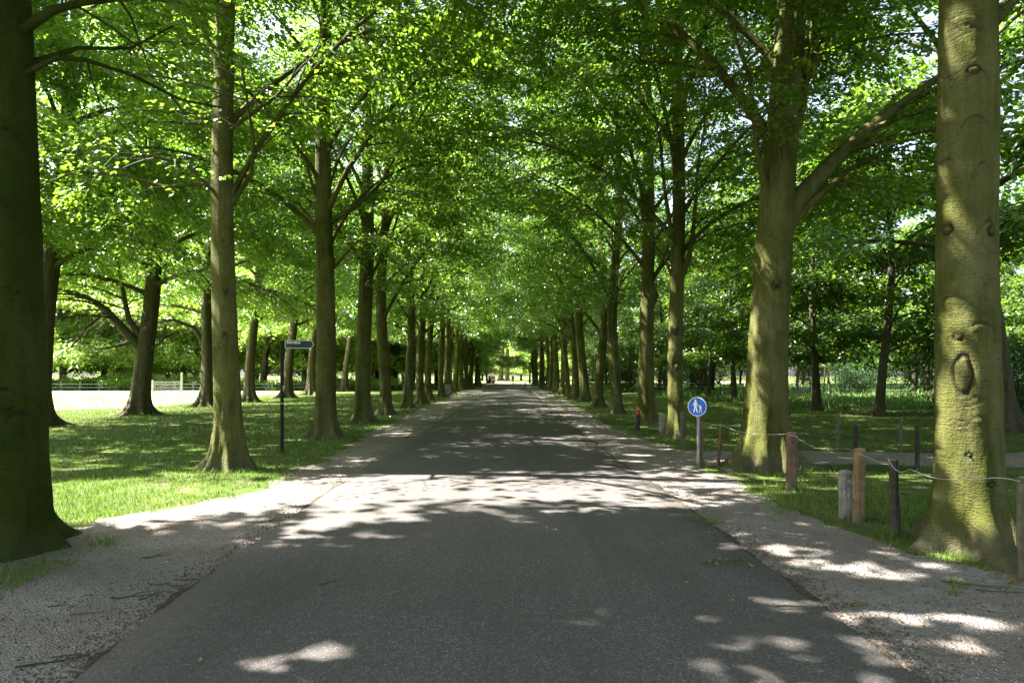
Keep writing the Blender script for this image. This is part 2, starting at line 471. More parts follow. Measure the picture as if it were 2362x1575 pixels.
# patches on the trunks of the right-hand row
for b in [(2195, 90, .16, 6.62), (2215, 130, .14, 6.55), (2235, 60, .12, 6.5), (2190, 190, .10, 6.62), (2230, 390, .13, 6.55), (2205, 440, .13, 6.58), (2225, 480, .1, 6.52), (2190, 400, .1, 6.6),
          (2185, 700, .06, 6.62), (2215, 760, .11, 6.55), (2180, 850, .07, 6.62), (2195, 800, .07, 6.6), (2225, 900, .10, 6.5), (2190, 940, .12, 6.6), (2200, 985, .16, 6.58), (2215, 1010, .12, 6.52), (2185, 1050, .12, 6.6),
          (2270, 1165, .13, 6.45), (2300, 1190, .12, 6.45), (2180, 1205, .12, 6.45), (2150, 1225, .1, 6.5), (2230, 1130, .06, 6.45),
          (1715, 780, .14, 12.6), (1730, 830, .12, 12.4), (1722, 880, .14, 12.5), (1735, 930, .15, 12.35), (1728, 990, .15, 12.4), (1745, 1050, .12, 12.2), (1785, 1000, .09, 12.1), (1790, 1060, .12, 12.1), (1765, 580, .1, 12.4), (1718, 700, .10, 12.6), (1715, 740, .1, 12.6),
          (1545, 650, .14, 18.5), (1540, 720, .15, 18.5), (1545, 790, .12, 18.45), (1550, 830, .12, 18.4), (1543, 890, .15, 18.45), (1548, 950, .13, 18.4), (1540, 985, .14, 18.4), (1548, 600, .12, 18.5),
          (1482, 700, .16, 23.9), (1475, 830, .1, 23.9), (1470, 900, .12, 23.9), (495, 700, .10, 12.1), (500, 640, .05, 12.1), (490, 560, .1, 12.1)]:
    beam(*b)
bg_ = np.random.default_rng(17)
for _ in range(300):      # scattered dapples over lawn, road and verges further off
    dy = 12.5 * (52 / 12.5) ** bg_.random()
    BEAMS.append((bg_.uniform(-.95, .85) * dy * .75, dy, 0.0, bg_.uniform(.04, .14) * (1 + dy * .012)))
for _ in range(150):
    BEAMS.append((bg_.uniform(-19, -5), bg_.uniform(11.5, 36), 0.0, bg_.uniform(.07, .24)))
for _ in range(60):
    BEAMS.append((bg_.uniform(4.5, 14), bg_.uniform(8, 30), 0.0, bg_.uniform(.06, .2)))
BEAMS = np.array(BEAMS)
# sun strikes the underside sprays of the second tree on the signpost side
def shadow_xy(p):
    t = p[:, 2] / S[2]
    return p[:, 0] - S[0] * t, p[:, 1] - S[1] * t

def sun_keep(p, r):
    """False for leaves that would close the gaps the photograph shows"""
    gx, gy = shadow_xy(p)
    keep = np.ones(len(p), bool)
    # the bright band across the road
    n = .35 * fbm(gx * .9, gy * 1.4, 0, 77, 3) + .65 * fbm(gx * 2.6, gy * 4.2, 0, 78, 3)
    n = np.clip((n - .5) * 2.4 + .5, 0, 1) * np.clip(1.3 - (gy - 7.4) * .2, .5, 1.3)
    lo = clip_lerp(gx, [(-30, 7.4), (-5, 7.4), (-3, 7.4), (0, 7.5), (2, 8.4), (6, 8.8)])
    hi = clip_lerp(gx, [(-30, 10.3), (-5, 10.6), (-2, 11.6), (0, 12.0), (3, 12.1), (6, 11.6)])
    ins = np.clip((gy - lo + 1.1) / 2.2, 0, 1) * np.clip((hi - gy) / .35, 0, 1)
    ins = ins * clip_lerp(gx, [(-30, 1), (-1.5, 1), (1, .86), (2.5, .72), (4, .45), (6, 0)])
    few = ((gx * 7919.13 + gy * 104.729 + p[:, 2] * 37.7) % 1.0) < np.interp(gx, [-3, 1, 3], [.09, .16, .25])
    keep &= ~(ins > n * .75 + .05) | (few & (ins < .99) | few & (gx > -4.5))
    for bx, by, bz, br in BEAMS:
        v = p - np.array([bx, by, bz])
        al = v @ S
        d2 = (v ** 2).sum(1) - al ** 2
        keep &= ~((d2 < (br * .9 + .2 * r) ** 2) & (al > 0.4))
    return keep

# ------------------------------------------------------------------ trees
def leaf_mesh(name, base, ax, nr, ln, mat, wr=.64):
    b = unit(np.cross(nr, ax))
    nr = unit(np.cross(ax, b))
    w = (ln * wr * .5)[:, None]
    l = ln[:, None]
    tip = base + ax * l
    m1 = base + ax * l * .45 + b * w + nr * w * .35
    m2 = base + ax * l * .45 - b * w + nr * w * .35
    V = np.stack([base, m1, tip, m2], 1).reshape(-1, 3)
    k = np.arange(len(base))[:, None] * 4
    Fc = np.concatenate([k + [0, 1, 2], k + [0, 2, 3]], 1).reshape(-1, 3)
    return mesh_np(name, V, Fc, mat, False)

def trunk_mesh(name, mat, H, r0, rtop, lean=(0, 0), wob=.08, seed=0, nth=28, dz=.25, flare=.30, fh=.35, roots=6, scars=(), flute=.03, fork=None):
    zs = np.concatenate([np.linspace(-.08, 1.0, max(8, int(1.08 / (dz * .6)))), np.arange(1.0 + dz, min(H, 6.5), dz), np.arange(6.6, H + .01, max(dz, .5))])
    rg = np.random.default_rng(seed)
    th = np.arange(nth) / nth * 2 * math.pi
    Z, T = np.meshgrid(zs, th, indexing='ij')
    ph = rg.uniform(0, 6.28, 8)
    f = np.clip(Z / H, 0, 1)
    rt = r0 * (1 - f) ** .8 + rtop * (1 - (1 - f) ** .8)
    rr = rt * (1 + .045 * np.sin(2 * T + ph[0] + Z * .35) + .03 * np.sin(3 * T + ph[1] - Z * .25) + flute * np.sin(5 * T + ph[2] + .1 * Z) * np.exp(-Z / 3.5))
    rr += rt * .10 * (fbm(np.cos(T) * 1.4 + 5, np.sin(T) * 1.4 + Z * .9, Z * .35, seed + 3, 3) - .5)
    ra = (np.arange(roots) + rg.uniform(-.3, .3, roots)) / roots * 2 * math.pi
    rs = rg.uniform(.6, 1.3, roots)
    lob = sum(s_ * np.exp(-((np.angle(np.exp(1j * (T - a)))) / .24) ** 2) for a, s_ in zip(ra, rs))
    zc = np.maximum(Z, 0)
    rr += flare * np.exp(-zc / fh) * (.22 + .80 * lob) * .85 + flare * 1.0 * lob ** 1.6 * np.exp(-zc / .16)
    rr += .034 * (fbm(np.cos(T) * 7, np.sin(T) * 9, Z * 5, seed + 9, 3) - .5) * np.exp(-zc / .8) * 2
    dark = np.zeros_like(Z)
    for sc_ in scars:
        kind, a0, z0, size = sc_[:4]
        s_ = np.angle(np.exp(1j * (T - a0))) * rt
        if kind == 'brow':
            drop = sc_[4] if len(sc_) > 4 else .9
            zc_ = z0 - drop * s_ ** 2 / size * .85 + .02 * (vnoise(s_ * 22 + z0 * 7, z0 * 3) - .5)
            wd = np.exp(-((Z - zc_) / .013) ** 2) * np.clip(1.3 - np.abs(s_) / size, 0, 1)
            wd = wd * (.35 + .9 * vnoise(s_ * 30, Z * 25, 0, 6))
            rr += -.015 * wd + .014 * np.exp(-((Z - zc_ + .035) / .04) ** 2) * np.clip(1.1 - np.abs(s_) / size, 0, 1)
            dark += wd
        elif kind == 'eye':
            b_ = sc_[4]
            e = np.sqrt((s_ / size) ** 2 + ((Z - z0) / b_) ** 2) + .22 * (vnoise(s_ * 18 + z0, Z * 14, 0, 8) - .5)
            ring = np.exp(-((e - 1) * size / .011) ** 2)
            rr += -.022 * ring + .024 * np.clip(1 - e ** 2, 0, 1)
            dark += ring * .9 + .25 * (e < 1) * fbm(s_ * 40, Z * 12, 0, 5)
        elif kind == 'fold':
            for k in range(3):
                zc_ = z0 + (k - 1) * .035 + .02 * np.sin(s_ * 18 + k)
                wd = np.exp(-((Z - zc_) / .008) ** 2) * np.clip(1.2 - np.abs(s_) / size, 0, 1)
                rr += -.012 * wd
                dark += wd * .8
        elif kind == 'knob':
            e2 = (s_ / size) ** 2 + ((Z - z0) / (size * 1.2)) ** 2
            rr += sc_[4] * np.exp(-e2)
            dark += .5 * np.exp(-e2 * 8)
    wx = wob * (np.sin(Z * .55 + ph[4]) - np.sin(ph[4])) + lean[0] * Z
    wy = wob * (np.sin(Z * .47 + ph[5]) - np.sin(ph[5])) + lean[1] * Z
    V = np.stack([wx + rr * np.cos(T), wy + rr * np.sin(T), Z], -1).reshape(-1, 3)
    n = len(zs)
    i, j = np.meshgrid(np.arange(n - 1), np.arange(nth), indexing='ij')
    q = np.stack([i * nth + j, i * nth + (j + 1) % nth, (i + 1) * nth + (j + 1) % nth, (i + 1) * nth + j], -1).reshape(-1, 4)
    me = mesh_np(name, V, q, mat, True, {'scar': np.clip(dark, 0, 1).ravel()})
    def axis(z):
        z = np.asarray(z, float)
        return np.stack([wob * (np.sin(z * .55 + ph[4]) - np.sin(ph[4])) + lean[0] * z, wob * (np.sin(z * .47 + ph[5]) - np.sin(ph[5])) + lean[1] * z, z], -1)
    def rad(z):
        ff = np.clip(z / H, 0, 1)
        return r0 * (1 - ff) ** .8 + rtop * (1 - (1 - ff) ** .8)
    return me, axis, rad

def grow(seed, axis, rad, H, z0, nl, reach, nleaf, lsize, mat, el0=(57, 78), drop=50, custom=(), base=None, cull=None, limb_r=.22, sub=9, twl=(.55, 1.15), droop=.28, zfloor=3.0, parts=False, spread_w=.42):
    """limbs, branches, twigs and leaf sprays; returns (list of limb meshes, twig mesh, leaf mesh)"""
    rg = np.random.default_rng(seed)
    limbs = []
    ga = rg.uniform(0, 6.28)
    for pts, r in custom:
        pts = np.array(pts, float)
        a0_ = axis(pts[0, 2])
        if np.hypot(*(pts[0, :2] - a0_[:2])) < 1.2:
            pts[0] = axis(pts[0, 2] - .25)
        limbs.append((pts, r))
    for i in range(nl):
        h = (i + rg.uniform(.1, .9)) / nl
        z = z0 + (H * .97 - z0) * h ** 1.05
        az = ga + i * 2.399 + rg.uniform(-.35, .35)
        L = reach(az, h) * rg.uniform(.8, 1.15)
        e = R(el0[0] + (el0[1] - el0[0]) * h + rg.uniform(-9, 9))
        e1 = e - R(drop * rg.uniform(.7, 1.2))
        ns = 9
        P = [axis(z)]
        a = az
        for k in range(ns):
            t = (k + 1) / ns
            ee = e + (e1 - e) * t ** 1.2
            a += rg.normal(0, .09)
            P.append(P[-1] + np.array([math.cos(a) * math.cos(ee), math.sin(a) * math.cos(ee), math.sin(ee)]) * L / ns)
        limbs.append((np.array(P), min(rad(z) * limb_r * rg.uniform(.75, 1.2) * (L / 6) ** .5 + .012, rad(z) * .7)))
    if cull is not None:
        gen = limbs[len(custom):]
        keep = []
        for P, r in gen:
            gx, gy = shadow_xy(P[3:] + np.asarray(base)[None])
            inb = (gy > 7.9) & (gy < 11.5) & (gx < 2.5) & (gx > -16)
            if inb.mean() < .35:
                keep.append((P, r))
        limbs = limbs[:len(custom)] + keep
    metas, tb, td, tl = [], [], [], []
    twA = Acc()
    for P, r in limbs:
        A = Acc()
        n = len(P)
        t = np.linspace(0, 1, n)
        rr = r * (1 - t) ** .75 + .010
        rr[0] *= 1.35
        big = r > .07
        A.tube(P, rr, 8 if big else 5)
        metas.append(A)
        seg = np.linalg.norm(np.diff(P, axis=0), axis=1)
        L = seg.sum()
        nb = max(4, int(sub * L / 5))
        side = 1
        for b in range(nb):
            tt = .30 + .70 * (b + rg.uniform(.1, .9)) / nb
            f = tt * (n - 1)
            k = min(int(f), n - 2)
            p0 = P[k] + (P[k + 1] - P[k]) * (f - k)
            d0 = unit(P[k + 1] - P[k])
            a = math.atan2(d0[1], d0[0]) + side * R(rg.uniform(28, 68))
            side = -side
            ee = math.asin(max(-.9, min(.9, d0[2]))) * .45 + R(rg.uniform(-12, 14))
            bl = (L * .42 * (1 - .55 * tt) + .5) * rg.uniform(.75, 1.2)
            if tt > .96:
                a = math.atan2(d0[1], d0[0])
            m = 4
            Q = [p0]
            for s_ in range(m):
                ee -= R(7)
                a += rg.normal(0, .08)
                Q.append(Q[-1] + np.array([math.cos(a) * math.cos(ee), math.sin(a) * math.cos(ee), math.sin(ee)]) * bl / m)
            Q = np.array(Q)
            rb = max(.006, .35 * rr[k]) * (1 - np.linspace(0, 1, m + 1)) ** .8 + .004
            (A if (big and rb[0] > .022) else twA).tube(Q, rb, 4 if big else 3)
            nt = max(3, int(bl / .26))
            tf = (np.arange(nt) + rg.uniform(.2, .8, nt)) / nt * .95 + .08
            tf = np.clip(tf, 0, 1) * m
            kk = np.minimum(tf.astype(int), m - 1)
            pb = Q[kk] + (Q[kk + 1] - Q[kk]) * (tf - kk)[:, None]
            db = unit(Q[kk + 1] - Q[kk])
            sg = np.where(np.arange(nt) % 2 == 0, 1, -1) * rg.uniform(.4, 1.0, nt)
            sg[-1] = 0
            ca, sa = np.cos(sg), np.sin(sg)
            dd = np.stack([db[:, 0] * ca - db[:, 1] * sa, db[:, 0] * sa + db[:, 1] * ca, db[:, 2] * .6 + rg.normal(-.08, .14, nt)], -1)
            tb.append(pb)
            td.append(unit(dd))
            tl.append(rg.uniform(*twl, nt) * (1 - .3 * tf / m))
    tb, td, tl = np.concatenate(tb), np.concatenate(td), np.concatenate(tl)
    # twig tubes (triangular, two segments), all at once
    up = np.array([0, 0, 1.])
    u = unit(np.cross(td, up)); v = np.cross(td, u)
    mid = tb + td * (tl * .5)[:, None]
    end = tb + td * tl[:, None] - up * (droop * tl * .6)[:, None]
    ring = []
    for c_, rr_ in ((tb, .0065), (end, .003)):
        for a_ in (0, 2.094, 4.189):
            ring.append(c_ + (u * math.cos(a_) + v * math.sin(a_)) * rr_)
    V = np.stack(ring, 1)
    nT = len(tb)
    if cull is not None:
        tk = sun_keep(mid + np.asarray(base)[None], .05)
        V = V[tk]
    q = []
    for s_ in (0,):
        for j in range(3):
            q.append([s_ + j, s_ + (j + 1) % 3, s_ + 3 + (j + 1) % 3, s_ + 3 + j])
    twA.add(V.reshape(-1, 3), (np.array(q)[None] + (np.arange(len(V)) * 6)[:, None, None]).reshape(-1, 4))
    # leaves
    per = nleaf / nT
    cnt = rg.poisson(per * (tl / tl.mean()) ** 1.3 * rg.uniform(.45, 1.5, nT))
    idx = np.repeat(np.arange(nT), cnt)
    m = len(idx)
    t = rg.uniform(.02, 1.05, m)
    sd = np.where(rg.random(m) < .5, 1., -1.)
    ww = spread_w * tl[idx] * np.sin(np.clip(t, 0, 1) ** .75 * math.pi * .93 + .15)
    side = unit(np.cross(td[idx], up))
    lat = rg.random(m) ** .7
    pos = tb[idx] + td[idx] * (t * tl[idx])[:, None] + side * (sd * lat * ww)[:, None]
    pos[:, 2] -= droop * tl[idx] * (t ** 2 * .6 + lat ** 2 * .18)
    jit = .03 if lsize < .12 else lsize * .55
    pos += rg.normal(0, jit, (m, 3)) * np.array([1, 1, 1.3])
    ax = unit(td[idx] * .7 + side * (sd * (.35 + lat * .8))[:, None] + rg.normal(0, .33, (m, 3)) - up * .30)
    tilt = unit(up + rg.normal(0, .42, (m, 3)))
    ln = lsize * rg.uniform(.65, 1.2, m)
    ok = pos[:, 2] > zfloor + .8 * rg.random(m)
    if cull is not None:
        wp = pos + np.asarray(base)[None]
        # high in the crown, over the top of the view, fewer and larger leaf sprays
        hi = wp[:, 2] > CAMH + .60 * np.maximum(wp[:, 1], 0) + .8
        ok &= ~hi | (rg.random(m) < .22)
        ln = np.where(hi, ln * 3.0, ln)
        ok &= cull(wp, ln)
    leaves = leaf_mesh('leaves', pos[ok], ax[ok], tilt[ok], ln[ok], mat)
    return metas, twA, leaves

NLEAF = 0
def make_tree(name, label, cat, loc, tkw, gkw, bark, group=None, rz=0, scale=1.0, parts=True, unique=True):
    global NLEAF
    tm, axis, rad = trunk_mesh('trunk', bark, **tkw)
    t = thing(name, label, cat, loc, rz, group, scale=scale)
    obj('trunk', tm, t)
    if unique:
        gkw = dict(gkw, base=loc)
    metas, tw, lv = grow(axis=axis, rad=rad, H=tkw['H'], **gkw)
    if parts:
        for A in metas:
            obj('limb', A.mesh('limb', bark), t)
    else:
        B = Acc()
        for A in metas:
            for V_, F_ in zip(A.V, A.F):
                pass
            V_ = np.concatenate(A.V); F_ = np.concatenate(A.F)
            B.add(V_, F_)
        obj('branches', B.mesh('branches', bark), t, kind='stuff')
    obj('twigs', tw.mesh('twigs', M['twig']), t, kind='stuff')
    obj('leaves', lv, t, kind='stuff')
    NLEAF += len(lv.polygons)
    return t

def copy_tree(src, name, label, cat, loc, rz, scale, group=None):
    r = thing(name, label, cat, loc, rz, group, scale=1)
    k = scale * random.uniform(.85, 1.15)
    r.scale = (k, k, scale)
    r.rotation_euler = (random.uniform(-.03, .03), random.uniform(-.03, .03), rz)
    for ch in src.children:
        c = ch.copy()
        c.parent = r
        col.objects.link(c)
    return r

def avenue_reach(side):
    def f(az, h):
        # side = +1: the road lies towards +x
        toward = math.cos(az) * side
        L = 4.9 + 3.0 * max(0, toward) + 1.2 * max(0, -toward)
        return L * (.70 + .45 * math.sin(math.pi * min(1, h * .9 + .12))) * (1 - .45 * h ** 2)
    return f

def near_cull(zroad=4.6, extra=None):
    def f(p, ln):
        d = np.sqrt(p[:, 0] ** 2 + p[:, 1] ** 2)
        k = sun_keep(p, ln)
        k &= (d > 4.5)
        k &= p[:, 1] > -6
        road = np.abs(p[:, 0]) < 3.0
        k &= ~(road & (p[:, 2] < zroad + .25 * np.abs(p[:, 0])))
        if extra:
            k &= extra(p)
        return k
    return f

# --- avenue, signpost side: (x, y, radius, lean)
ORD = ['first', 'second', 'third', 'fourth', 'fifth', 'sixth', 'seventh', 'eighth', 'ninth', 'tenth', 'eleventh', 'twelfth', 'thirteenth', 'fourteenth',
       'fifteenth', 'sixteenth', 'seventeenth', 'eighteenth', 'nineteenth', 'twentieth', 'twenty-first', 'twenty-second', 'twenty-third', 'twenty-fourth', 'twenty-fifth']
GL = 'beeches lining the signpost side of the road'
GR = 'beeches lining the wooden post side of the road'

def face(x, y):
    """angle on a trunk at (x, y) that faces the camera"""
    return math.atan2(-y, -x)
def at(base, px, py, d):
    """point relative to a tree base that shows at (px, py) at depth d"""
    return (((px - 1168) / F * d) - base[0], d - base[1], CAMH + (866 - py) / F * d - base[2])

# L1: the dark trunk at the picture's edge
b = (-5.02, 6.55, 0); a0 = face(b[0], b[1])
no_low = lambda p: ~((p[:, 2] < 5.6) & (np.hypot(p[:, 0] + 5, p[:, 1] - 6.5) < 1.6))
make_tree('beech_tree', 'huge dark trunk wet with green algae, cropped by the frame edge beside the gravel', 'tree', b,
          dict(H=19, r0=.53, rtop=.08, lean=(-.004, 0), wob=.03, seed=11, nth=90, dz=.036, flare=.20, fh=.34, roots=6,
               scars=[('brow', a0 + .25, 4.0, .45, 1.6), ('brow', a0 + .3, 2.5, .3, .8), ('brow', a0 - .1, 1.6, .5, .4), ('fold', a0 + .3, 1.35, .4), ('fold', a0, 3.3, .4)]),
          dict(seed=111, z0=5.8, nl=20, reach=avenue_reach(1), nleaf=120000, lsize=.095, mat=M['leaf'], zfloor=4.6, cull=near_cull(5.0, no_low),
               custom=[([at(b, 60, 60, 6.5), at(b, 120, 25, 6.5), at(b, 200, 5, 6.7), at(b, 290, -5, 7.0), at(b, 420, -60, 7.8), at(b, 560, -160, 8.4)], 0.040),
                       ([at(b, 70, 150, 6.5), at(b, 130, 134, 6.5), at(b, 200, 140, 6.7), at(b, 300, 172, 7.0), at(b, 420, 232, 7.4), at(b, 520, 250, 7.7)], 0.019),
                       ([at(b, 60, 110, 6.5), at(b, 180, 112, 6.9), at(b, 300, 112, 7.4), at(b, 400, 60, 8.2)], 0.016)]),
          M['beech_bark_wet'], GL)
# L2
b = (-4.98, 12.25, 0); a0 = face(b[0], b[1])
make_tree('beech_tree', 'straight olive green beech trunk on the grass, next before the signpost', 'tree', b,
          dict(H=18, r0=.235, rtop=.05, lean=(.001, 0), wob=.05, seed=12, nth=72, dz=.06, flare=.20, fh=.42, roots=6,
               scars=[('eye', a0 + .2, 3.2, .05, .04), ('eye', a0, 2.4, .04, .05), ('brow', a0 + .4, 4.1, .14, 1.2), ('knob', a0 - .3, 2.0, .05, .015)]),
          dict(seed=175, z0=4.0, nl=25, reach=avenue_reach(1), nleaf=100000, lsize=.10, mat=M['leaf'], zfloor=3.6, cull=near_cull(4.6),
               custom=[([at(b, 540, 470, 12.2), at(b, 580, 400, 12.1), at(b, 585, 330, 12.0), at(b, 565, 200, 11.8), at(b, 550, 120, 11.6)], 0.036),
                       ([at(b, 530, 440, 12.2), at(b, 480, 425, 12.2), at(b, 380, 430, 12.1), at(b, 290, 405, 12.0), at(b, 180, 395, 11.9), at(b, 110, 420, 11.8)], 0.025),
                       ([at(b, 585, 270, 12.0), at(b, 640, 220, 11.8), at(b, 700, 150, 11.5), at(b, 760, 100, 11.2)], 0.025),
                       ([at(b, 520, 430, 12.2), at(b, 430, 380, 11.6), at(b, 350, 360, 11.2), at(b, 240, 350, 11.0)], 0.022)]),
          M['beech_bark'], GL)
# L3
b = (-4.95, 18.6, 0); a0 = face(b[0], b[1])
make_tree('beech_tree', 'thick beech trunk with a dark wound, standing just past the signpost', 'tree', b,
          dict(H=19, r0=.2725, rtop=.06, lean=(.004, 0), wob=.05, seed=13, nth=60, dz=.08, flare=.22, fh=.40, roots=7,
               scars=[('brow', a0 + .35, 2.75, .22, 1.9), ('brow', a0, 1.95, .25, .8), ('knob', a0 + 1.3, 4.8, .12, .05)]),
          dict(seed=132, z0=4.6, nl=25, reach=avenue_reach(1), nleaf=88000, lsize=.108, mat=M['leaf'], zfloor=3.7, cull=near_cull(5),
               custom=[([at(b, 770, 500, 18.6), at(b, 830, 470, 18.4), at(b, 880, 420, 18.1), at(b, 930, 330, 17.8), at(b, 990, 240, 17.4), at(b, 1060, 130, 17)], 0.054),
                       ([at(b, 735, 490, 18.6), at(b, 715, 410, 18.5), at(b, 700, 340, 18.4), at(b, 660, 280, 18.2), at(b, 600, 230, 18)], 0.040),
                       ([at(b, 740, 520, 18.6), at(b, 690, 470, 18.6), at(b, 620, 450, 18.5), at(b, 590, 440, 18.4)], 0.022),
                       ([at(b, 765, 620, 18.6), at(b, 820, 560, 18.7), at(b, 870, 530, 18.6), at(b, 905, 470, 18.5)], 0.025)]),
          M['beech_bark'], GL)
Ls = [(-5.2, 24.7, .33, 'fourth', 'slim dark beech with a thin low bough over the verge'), (-5.2, 29.5, .30, 'fifth', 'dark beech with a wide spreading foot')]
make_tree('beech_tree', 'dark beech with widely spread roots, two trees past the signpost', 'tree', (-5.2, 24.7, 0),
          dict(H=18, r0=.29, rtop=.06, lean=(.012, 0), wob=.05, seed=14, nth=36, dz=.14, flare=.22, fh=.45, roots=6, scars=[('brow', face(-5.2, 24.7), 2.6, .2, .8)]),
          dict(seed=144, z0=4.0, nl=24, reach=avenue_reach(1), nleaf=60000, lsize=.14, mat=M['leaf'], zfloor=3.4, cull=near_cull(5),
               custom=[([at((-5.2, 24.7, 0), 850, 600, 24.7), at((-5.2, 24.7, 0), 880, 540, 24.5), at((-5.2, 24.7, 0), 905, 400, 24), at((-5.2, 24.7, 0), 960, 250, 23.5)], 0.043)]),
          M['beech_bark'], GL)
# R1
b = (4.56, 6.72, 0); a0 = face(b[0], b[1])
def sa(px, r=.27):
    """scar angle on R1 for picture column px"""
    s_ = max(-.95, min(.95, (px - 2237) / 62.0))
    return a0 + math.asin(s_)
zz = lambda py, d=6.45: CAMH + (866 - py) / F * d
make_tree('beech_tree', 'massive smooth beech trunk with scars and an oval wound, beside the wire and posts', 'tree', b,
          dict(H=19, r0=.31, rtop=.09, lean=(-.008, 0), wob=.03, seed=21, nth=150, dz=.018, flare=.30, fh=.36, roots=6, flute=.02,
               scars=[('eye', sa(2232), zz(862), .075, .18), ('fold', sa(2245), zz(925), .13), ('brow', sa(2215), zz(680), .20, .9), ('brow', sa(2265), zz(745), .12, .5), ('eye', sa(2225), zz(776), .04, .03),
                      ('eye', sa(2205), zz(520), .055, .05), ('brow', sa(2280), zz(505), .13, 1.6), ('eye', sa(2285), zz(530), .045, .045), ('brow', sa(2270), zz(370), .12, 1.9), ('brow', sa(2255), zz(262), .16, 1.4),
                      ('brow', sa(2205), zz(160), .2, -.8), ('brow', sa(2250), zz(150), .2, 1.2), ('eye', sa(2250), zz(155), .05, .04), ('fold', sa(2235), zz(985), .10), ('brow', sa(2255), zz(960), .1, 1.5),
                      ('brow', sa(2190), zz(1040), .1, .3), ('eye', sa(2240), zz(1050), .022, .015), ('eye', sa(2175), zz(930), .012, .012), ('fold', sa(2230), zz(60), .2), ('brow', sa(2205), zz(350), .07, 1.6),
                      ('eye', sa(2270), zz(1115), .03, .02), ('brow', sa(2225), zz(20), .15, .5)]),
          dict(seed=211, z0=5.6, nl=20, reach=avenue_reach(-1), nleaf=120000, lsize=.095, mat=M['leaf'], zfloor=4.8,
               cull=near_cull(5.0, lambda p: ~((p[:, 2] < 5.6) & (np.hypot(p[:, 0] - 4.5, p[:, 1] - 6.5) < 1.7))),
               custom=[([at(b, 2290, 60, 6.7), at(b, 2320, 20, 6.7), at(b, 2370, -30, 6.9), at(b, 2450, -90, 7.2)], 0.054)]),
          M['beech_bark'], GR)
# R2 - forked
b = (4.72, 12.5, 0); a0 = face(b[0], b[1])
make_tree('beech_tree', 'stout forked beech with buttress roots and a heavy slanting bough, beside the side path', 'tree', b,
          dict(H=17, r0=.365, rtop=.12, lean=(.058, 0), wob=.03, seed=22, nth=96, dz=.04, flare=.34, fh=.45, roots=7, flute=.07,
               scars=[('eye', a0 + .25, 3.35, .07, .07), ('eye', a0 + .1, 3.3, .05, .05), ('knob', a0 - .9, 4.1, .16, .09), ('fold', a0 - .55, 1.65, .14), ('brow', a0 - .2, 4.2, .15, 1.2), ('eye', a0 - .5, 2.0, .012, .06), ('fold', a0 - .6, 1.2, .12)]),
          dict(seed=222, z0=5.4, nl=22, reach=avenue_reach(-1), nleaf=100000, lsize=.10, mat=M['leaf'], zfloor=4.3, cull=near_cull(4.8), limb_r=.27,
               custom=[([at(b, 1800, 500, 12.5), at(b, 1850, 450, 12.5), at(b, 1920, 375, 12.6), at(b, 2000, 300, 12.8), at(b, 2080, 240, 13.0), at(b, 2160, 180, 13.3), at(b, 2300, 90, 13.8)], 0.18),
                       ([at(b, 1800, 540, 12.5), at(b, 1860, 475, 12.5), at(b, 1910, 435, 12.7), at(b, 1960, 390, 13.0), at(b, 2040, 350, 13.6), at(b, 2120, 330, 14)], 0.079),
                       ([at(b, 1780, 470, 12.5), at(b, 1758, 400, 12.4), at(b, 1745, 330, 12.3), at(b, 1730, 180, 12.1), at(b, 1690, 70, 12), at(b, 1660, -60, 11.8)], 0.061),
                       ([at(b, 1800, 470, 12.5), at(b, 1802, 400, 12.3), at(b, 1790, 300, 12.1), at(b, 1770, 250, 12), at(b, 1740, 200, 11.9)], 0.036),
                       ([at(b, 1815, 420, 12.5), at(b, 1850, 200, 12.6), at(b, 1920, 60, 12.7), at(b, 1965, -40, 12.9), at(b, 2010, -160, 13)], 0.108),
                       ([at(b, 1830, 380, 12.5), at(b, 1855, 250, 12.3), at(b, 1870, 100, 12.2), at(b, 1880, 0, 12), at(b, 1890, -120, 12)], 0.050)]),
          M['beech_bark'], GR)
# R3
b = (4.6, 18.55, 0); a0 = face(b[0], b[1])
make_tree('beech_tree', 'sunlit bumpy beech trunk behind the round blue sign, forking into steep boughs', 'tree', b,
          dict(H=18, r0=.225, rtop=.05, lean=(0, 0), wob=.06, seed=23, nth=64, dz=.07, flare=.17, fh=.45, roots=5, flute=.05,
               scars=[('eye', a0, 2.9, .07, .1), ('brow', a0 - .2, 3.5, .12, 1), ('eye', a0 + .2, 1.95, .09, .12), ('knob', a0 - .7, 2.2, .15, .05)]),
          dict(seed=233, z0=4.7, nl=25, reach=avenue_reach(-1), nleaf=88000, lsize=.108, mat=M['leaf'], zfloor=4.0, cull=near_cull(5), limb_r=.27,
               custom=[([at(b, 1560, 640, 18.5), at(b, 1590, 590, 18.5), at(b, 1600, 520, 18.4), at(b, 1610, 380, 18.3), at(b, 1640, 200, 18)], 0.079),
                       ([at(b, 1555, 640, 18.5), at(b, 1530, 590, 18.5), at(b, 1490, 540, 18.3), at(b, 1440, 450, 18), at(b, 1400, 330, 17.6)], 0.029),
                       ([at(b, 1545, 600, 18.5), at(b, 1535, 450, 18.3), at(b, 1520, 300, 18.2), at(b, 1480, 120, 18)], 0.058)]),
          M['beech_bark'], GR)
b = (4.95, 24.1, 0)
